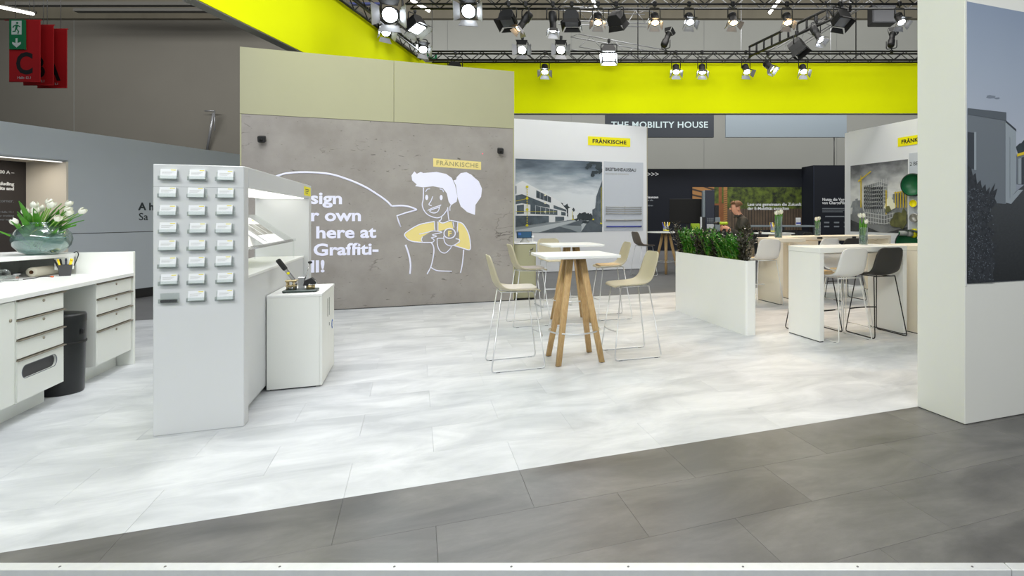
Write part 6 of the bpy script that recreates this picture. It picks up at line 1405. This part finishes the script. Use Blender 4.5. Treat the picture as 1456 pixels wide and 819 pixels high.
for s, x, z, sz, m in (('Nutze die Vorteile', 8.02, 2.17, 0.17, 'inkwhite'), ('von ChargePilot', 8.02, 2.03, 0.17, 'inkwhite')):
    text('wall_lettering', s, sz, hall(x, 23.995, z), HX, Z3, m, nw, bold=0.003, xs=0.95)
b = B()
for i in range(3): b.box(8.02, 23.994, 1.83-i*0.07, 9.1-0.1*i, 23.998, 1.86-i*0.07)
for i in range(3):
    for j in range(2): b.box(8.1+i*0.42, 23.994, 1.05+j*0.17, 8.32+i*0.42, 23.998, 1.11+j*0.17)
b.box(8.15, 23.994, 1.48, 9.1, 23.998, 1.53)
tag(b.build('small_print', 'inkgrey', nw, hallf=True), kind='stuff')
# hanging signs
t = thing('hanging_sign', 'dark hanging sign reading the name of the mobility booth below the yellow band', 'sign', hall(-1.19, 24, 4.87))
b = B(); b.box(-1.19, 24, 4.87, 3.43, 24.2, 6.1); b.build('sign_board', 'signgrey', t, hallf=True)
text('sign_lettering', 'THE MOBILITY HOUSE', 0.37, hall(1.13, 23.995, 5.27), HX, Z3, 'signtext', t, align='CENTER', bold=0.006, xs=1.06, spacing=1.06)
t = thing('hanging_sign', 'plain blue grey hanging banner right of the dark booth sign', 'sign', hall(3.93, 24, 4.87))
b = B(); b.box(3.93, 24, 4.87, 9.06, 24.15, 6.0); b.build('sign_board', 'greybanner', t, hallf=True)
for x in (4.6, 8.4):
    b = B(); b.tube([(x, 24.07, 6.0), (x, 24.07, 12)], 0.012, 5); b.build('suspension_cable', 'silver', t, hallf=True)
# screen, charging column, sideboard, leaflets
t = thing('wall_screen', 'large dark switched-off screen standing before the navy booth wall', 'screen', hall(1.9, 21, 0.9))
sx0, sx1 = hxp(952, 21), hxp(1004, 21)
b = B(); b.box(sx0, 21, 1.24, sx1, 21.06, 2.16, 0.01); b.build('display', 'screen', t, hallf=True)
b = B(); b.box((sx0+sx1)/2-0.06, 21.06, 0, (sx0+sx1)/2+0.06, 21.12, 2.0); b.build('stand', 'black', t, hallf=True)
t = thing('charging_column', 'tall navy charging column with pale grey side and keypad plate', 'column', hall(2.7, 20, 0))
cx0, cx1 = hxp(1003, 20), hxp(1016, 20)
b = B(); b.box(cx0, 20, 0, cx1, 20.4, 2.44, 0.01); b.build('front_cover', 'navy2', t, hallf=True)
b = B(); b.box(cx0-0.085, 20.02, 0, cx0-0.001, 20.38, 2.42, 0.01); b.build('side_cover', 'greybanner', t, hallf=True)
b = B()
for i in range(3):
    for j in range(4): b.box(cx0+0.06+j*0.06, 19.99, 1.29+i*0.06, cx0+0.105+j*0.06, 20.0, 1.335+i*0.06)
tag(b.build('keypad', 'inkgrey', t, hallf=True), kind='stuff')
b = B(); b.box(cx0+0.05, 19.985, 1.08, cx1-0.02, 20.0, 1.24); b.build('white_plate', 'inkwhite', t, hallf=True)
b = B(); b.box(cx1+0.02, 20.05, 0.6, cx1+0.16, 20.3, 1.9); b.build('rear_cover', 'black', t, hallf=True)
t = thing('wall_charger', 'grey charging box on a post right of the navy column', 'charger', hall(2.95, 19.5, 0.5))
b = B(); b.box(hxp(1017, 19.5), 19.5, 1.0, hxp(1024, 19.5), 19.6, 1.47, 0.01); b.build('box_body', 'greybanner', t, hallf=True)
b = B(); b.box(hxp(1019, 19.5), 19.52, 0, hxp(1022, 19.5), 19.58, 1.0); b.build('post', 'silver', t, hallf=True)
t = thing('wall_charger', 'white edged charging box left of the navy column', 'charger', hall(2.4, 19.5, 0.5))
b = B(); b.box(hxp(997, 19.5), 19.5, 1.0, hxp(1003, 19.5), 19.62, 1.49, 0.01); b.build('box_body', 'skirting', t, hallf=True); b = B(); b.box(hxp(996, 19.5), 19.49, 1.0, hxp(998, 19.5), 19.62, 1.49); b.build('white_frame', 'card', t, hallf=True)
b = B(); b.box(hxp(999, 19.5), 19.52, 0, hxp(1001, 19.5), 19.58, 1.0); b.build('post', 'silver', t, hallf=True)
t = thing('lime_box', 'lime green box low behind the planter, left of the charging column', 'box', hall(2.0, 18, 0.4))
b = B(); b.box(hxp(983, 18), 18, 0.0, hxp(995, 18), 18.3, 1.28, 0.01); b.build('box_body', 'lime', t, hallf=True)
b = B(); b.box(hxp(983, 18)+0.03, 17.99, 0.1, hxp(995, 18)-0.03, 18.0, 1.2); b.build('box_door', 'lime', t, hallf=True)
t = thing('sideboard', 'long grey shelf counter along the fence mural', 'counter', hall(5, 19, 0))
xa, xb = hxp(1068, 19.5), hxp(1159, 19.5)
b = B(); b.box(xa, 19.5, 1.14, xb, 20.0, 1.20); b.build('top_panel', 'greybanner', t, hallf=True)
for x in (xa, (xa+xb)/2, xb-0.06):
    b = B(); b.box(x, 19.55, 0, x+0.06, 19.95, 1.139); b.build('panel_leg', 'signgrey', t, hallf=True)
b = B(); b.box(xa+0.06, 19.8, 0.2, xb-0.06, 19.85, 1.0); b.build('back_panel', 'signgrey', t, hallf=True)
t = thing('leaflet_stand', 'small white leaflet stand on the grey shelf counter', 'stand', hall(hxp(1135, 19.6), 19.6, 1.2))
x = hxp(1132, 19.6)
b = B(); b.box(x, 19.6, 1.2, x+0.16, 19.66, 1.46, 0.004); b.build('leaflets', 'card', t, hallf=True); b = B(); b.box(x, 19.59, 1.24, x+0.16, 19.6, 1.30); b.build('blue_stripe', 'bluecable', t, hallf=True)
b = B(); b.box(x-0.01, 19.58, 1.2, x+0.17, 19.68, 1.205); b.build('stand_base', 'acrylic', t, hallf=True)
for i, x in enumerate((hxp(1085, 18.6), hxp(1120, 18.6))):
    t = thing('tub_chair', 'dark tub chair behind the far round table, '+('nearer the person' if i == 0 else 'nearer the tulip vases'), 'chair', hall(x, 18.6, 0))
    c = hall(x, 18.6, 0); mxh = Matrix.Translation(c) @ HALL
    b = B(); b.grid(lambda u, v: mxh @ Vector((0.3*math.cos(PI*(1.0+u)), 0.27*math.sin(PI*(1.0+u)), 0.45+0.62*v)), 14, 4); b.build('backrest', 'skirting', t)
    b = B(); b.lathe([(0.0001, 0.50), (0.27, 0.50), (0.27, 0.45), (0.0001, 0.45)], at=c, n=20); b.build('seat', 'skirting', t)
    for k in range(4):
        b = B(); b.cyl(c+Vector((0.2*math.cos(k*PI/2+0.7), 0.2*math.sin(k*PI/2+0.7), 0)), c+Vector((0.16*math.cos(k*PI/2+0.7), 0.16*math.sin(k*PI/2+0.7), 0.45)), 0.015, n=8); b.build('leg', 'blackwire', t)

# ================================================================== the man behind the planter
pp = hall(2.07, 10.2, 0.0); prz = PI/2-TH
t = thing('person', 'short-haired person in a dark jacket bending forward behind the planter, both hands at a tool', 'person', (pp.x, pp.y, -0.014), prz)
def skin_mesh(verts, edges, levels, root=0):
    me = bpy.data.meshes.new('figure'); me.from_pydata([v[0] for v in verts], edges, []); o = bpy.data.objects.new('figure', me); COL.objects.link(o)
    md = o.modifiers.new('skin', 'SKIN'); md.use_smooth_shade = True
    for i, v in enumerate(verts):
        sv = me.skin_vertices[0].data[i]; r = v[1]; sv.radius = r if isinstance(r, tuple) else (r, r); sv.use_root = (i == root)
    sb = o.modifiers.new('sub', 'SUBSURF'); sb.levels = levels; sb.render_levels = levels
    dg = bpy.context.evaluated_depsgraph_get(); out = bpy.data.meshes.new_from_object(o.evaluated_get(dg)); bpy.data.objects.remove(o); return out
V = []; E = []
def jv(p, r): V.append((p, r)); return len(V)-1
def chain(a, pts):
    for p, r in pts:
        k = jv(p, r); E.append((a, k)); a = k
    return a
pel = jv((0, -0.02, 0.98), (0.155, 0.115))
sp = chain(pel, [((0, 0.0, 1.14), (0.145, 0.105)), ((0, 0.05, 1.29), (0.165, 0.115)), ((0, 0.095, 1.42), (0.165, 0.105))])
nk = chain(sp, [((0, 0.135, 1.50), (0.085, 0.07)), ((0, 0.175, 1.565), (0.056, 0.058)), ((0, 0.215, 1.62), (0.068, 0.085)), ((0, 0.225, 1.69), (0.076, 0.098)), ((0, 0.215, 1.745), (0.062, 0.078))])
for s in (-1, 1):
    h = chain(pel, [((s*0.095, -0.02, 0.88), (0.095, 0.1)), ((s*0.10, 0.01, 0.52), (0.06, 0.065)), ((s*0.105, -0.02, 0.30), (0.056, 0.06)), ((s*0.105, -0.03, 0.10), (0.04, 0.045)), ((s*0.11, 0.05, 0.045), (0.045, 0.035)), ((s*0.115, 0.16, 0.035), (0.042, 0.028))])
    el = ((s*0.235, 0.16, 1.19), 0.05); wr = ((s*0.085, 0.36, 1.30 if s < 0 else 1.27), 0.03)
    w = chain(sp, [((s*0.165, 0.10, 1.44), 0.07), ((s*0.215, 0.13, 1.36), 0.06), el, ((s*0.165, 0.27, 1.25), 0.042), wr])
    q = Vector(wr[0]); pm = chain(w, [(tuple(q+Vector((-s*0.02, 0.045, 0.012))), (0.034, 0.022)), (tuple(q+Vector((-s*0.03, 0.085, 0.02))), (0.036, 0.018))])
    pq = Vector(V[pm][0])
    for k in range(4):
        o = Vector((0, 0.0, 0.03-0.02*k)); ln = (0.85, 1.0, 0.93, 0.75)[k]
        chain(pm, [(tuple(pq+o+Vector((-s*0.006, 0.02, 0))), 0.009), (tuple(pq+o+Vector((-s*0.02, 0.045*ln, -0.004))), 0.0085), (tuple(pq+o+Vector((-s*0.045*ln, 0.05*ln, -0.006))), 0.0075)])
    chain(pm-1, [(tuple(q+Vector((-s*0.035, 0.05, 0.045))), 0.011), (tuple(q+Vector((-s*0.05, 0.08, 0.05))), 0.009)])
me = skin_mesh(V, E, 2)
for m in ('jacket', 'trousers', 'skin', 'shoe'): me.materials.append(M[m])
for p in me.polygons:
    c = p.center
    hand = c.y > 0.335 and c.z < 1.42
    if c.z > 1.545 or hand: p.material_index = 2
    elif c.z < 0.085: p.material_index = 3
    elif c.z < 1.0 and not (abs(c.x) > 0.18 and c.y > 0.1): p.material_index = 1
    else: p.material_index = 0
    p.use_smooth = True
o = bpy.data.objects.new('body', me); COL.objects.link(o); o.parent = t; ROOT[o] = ROOT[t]
def ball(name, c, rx, ry, rz, m, rot=0.0, cut=None, n=16):
    b = B(); R = Matrix.Translation(c) @ Matrix.Rotation(rot, 4, 'X') @ Matrix.Diagonal((rx, ry, rz, 1))
    b.lathe([(0.0001, -1)]+[(math.sin(PI*k/n), -math.cos(PI*k/n)) for k in range(1, n)]+[(0.0001, 1)], n=n)
    if cut:
        dele = [v for v in b.bm.verts if cut(v.co)]; bmesh.ops.delete(b.bm, geom=dele, context='VERTS')
    b.move(R); return b.build(name, m, t, local=True)
ball('hair', (0, 0.198, 1.712), 0.086, 0.108, 0.092, 'hair', -0.25, cut=lambda v: v.z < -0.28 or (v.y > 0.55 and v.z < 0.42))
ball('fringe', (0, 0.27, 1.765), 0.06, 0.045, 0.028, 'hair', -0.4)
ball('nose', (0, 0.316, 1.652), 0.012, 0.016, 0.019, 'skin', -0.5, n=10)
for s in (-1, 1):
    ball('ear', (s*0.078, 0.19, 1.655), 0.010, 0.022, 0.034, 'skin', -0.2, n=10)
    ball('eye', (s*0.031, 0.306, 1.684), 0.012, 0.006, 0.007, 'ink', 0, n=8)
    b = B(); b.tube([(s*0.015, 0.316, 1.703), (s*0.03, 0.312, 1.707), (s*0.048, 0.30, 1.702)], 0.004, 5); b.build('eyebrow', 'hair', t, local=True)
b = B(); b.tube([(-0.022, 0.300, 1.608), (0, 0.309, 1.606), (0.022, 0.300, 1.608)], 0.005, 5); b.build('lips', mat('lips', (176, 106, 96), 0.5), t, local=True)
b = B(); b.tube(smooth_path([(-0.062, 0.17, 1.525), (-0.05, 0.22, 1.515), (0, 0.245, 1.505), (0.05, 0.22, 1.515), (0.062, 0.17, 1.525), (0.04, 0.125, 1.55), (-0.04, 0.125, 1.55)], 4, True), 0.016, 6, closed=True); b.build('collar', 'jacket', t, local=True)
for s in (-1, 1):
    q = Vector((s*0.09, 0.345, 1.30 if s < 0 else 1.27)); q.z -= 0.005
    b = B(); b.tube([q+Vector((s*0.006, -0.03, -0.006)), q+Vector((-s*0.002, 0.0, 0.002))], 0.039, 12); b.build('cuff', 'jacket', t, local=True)
# tool in the hands
PM = ROOT[t]
tl = thing('hand_tool', 'lime and black hand tool held by the person behind the planter', 'tool', PM @ Vector((0, 0.46, 1.32)), prz)
def tb(x0, y0, z0, x1, y1, z1, name, m, bev=0.006):
    b = B(); b.box(x0, y0, z0, x1, y1, z1, bev); b.build(name, m, tl, local=True)
tb(-0.035, -0.10, 0.05, 0.035, 0.05, 0.10, 'tool_body', 'lime', 0.015); tb(-0.02, -0.06, -0.09, 0.02, -0.01, 0.049, 'tool_handle', 'black', 0.008)
b = B(); b.cyl((0, 0.06, 0.075), (0, 0.16, 0.075), 0.03, 0.02, 14); b.build('tool_nose', 'black', tl, local=True)
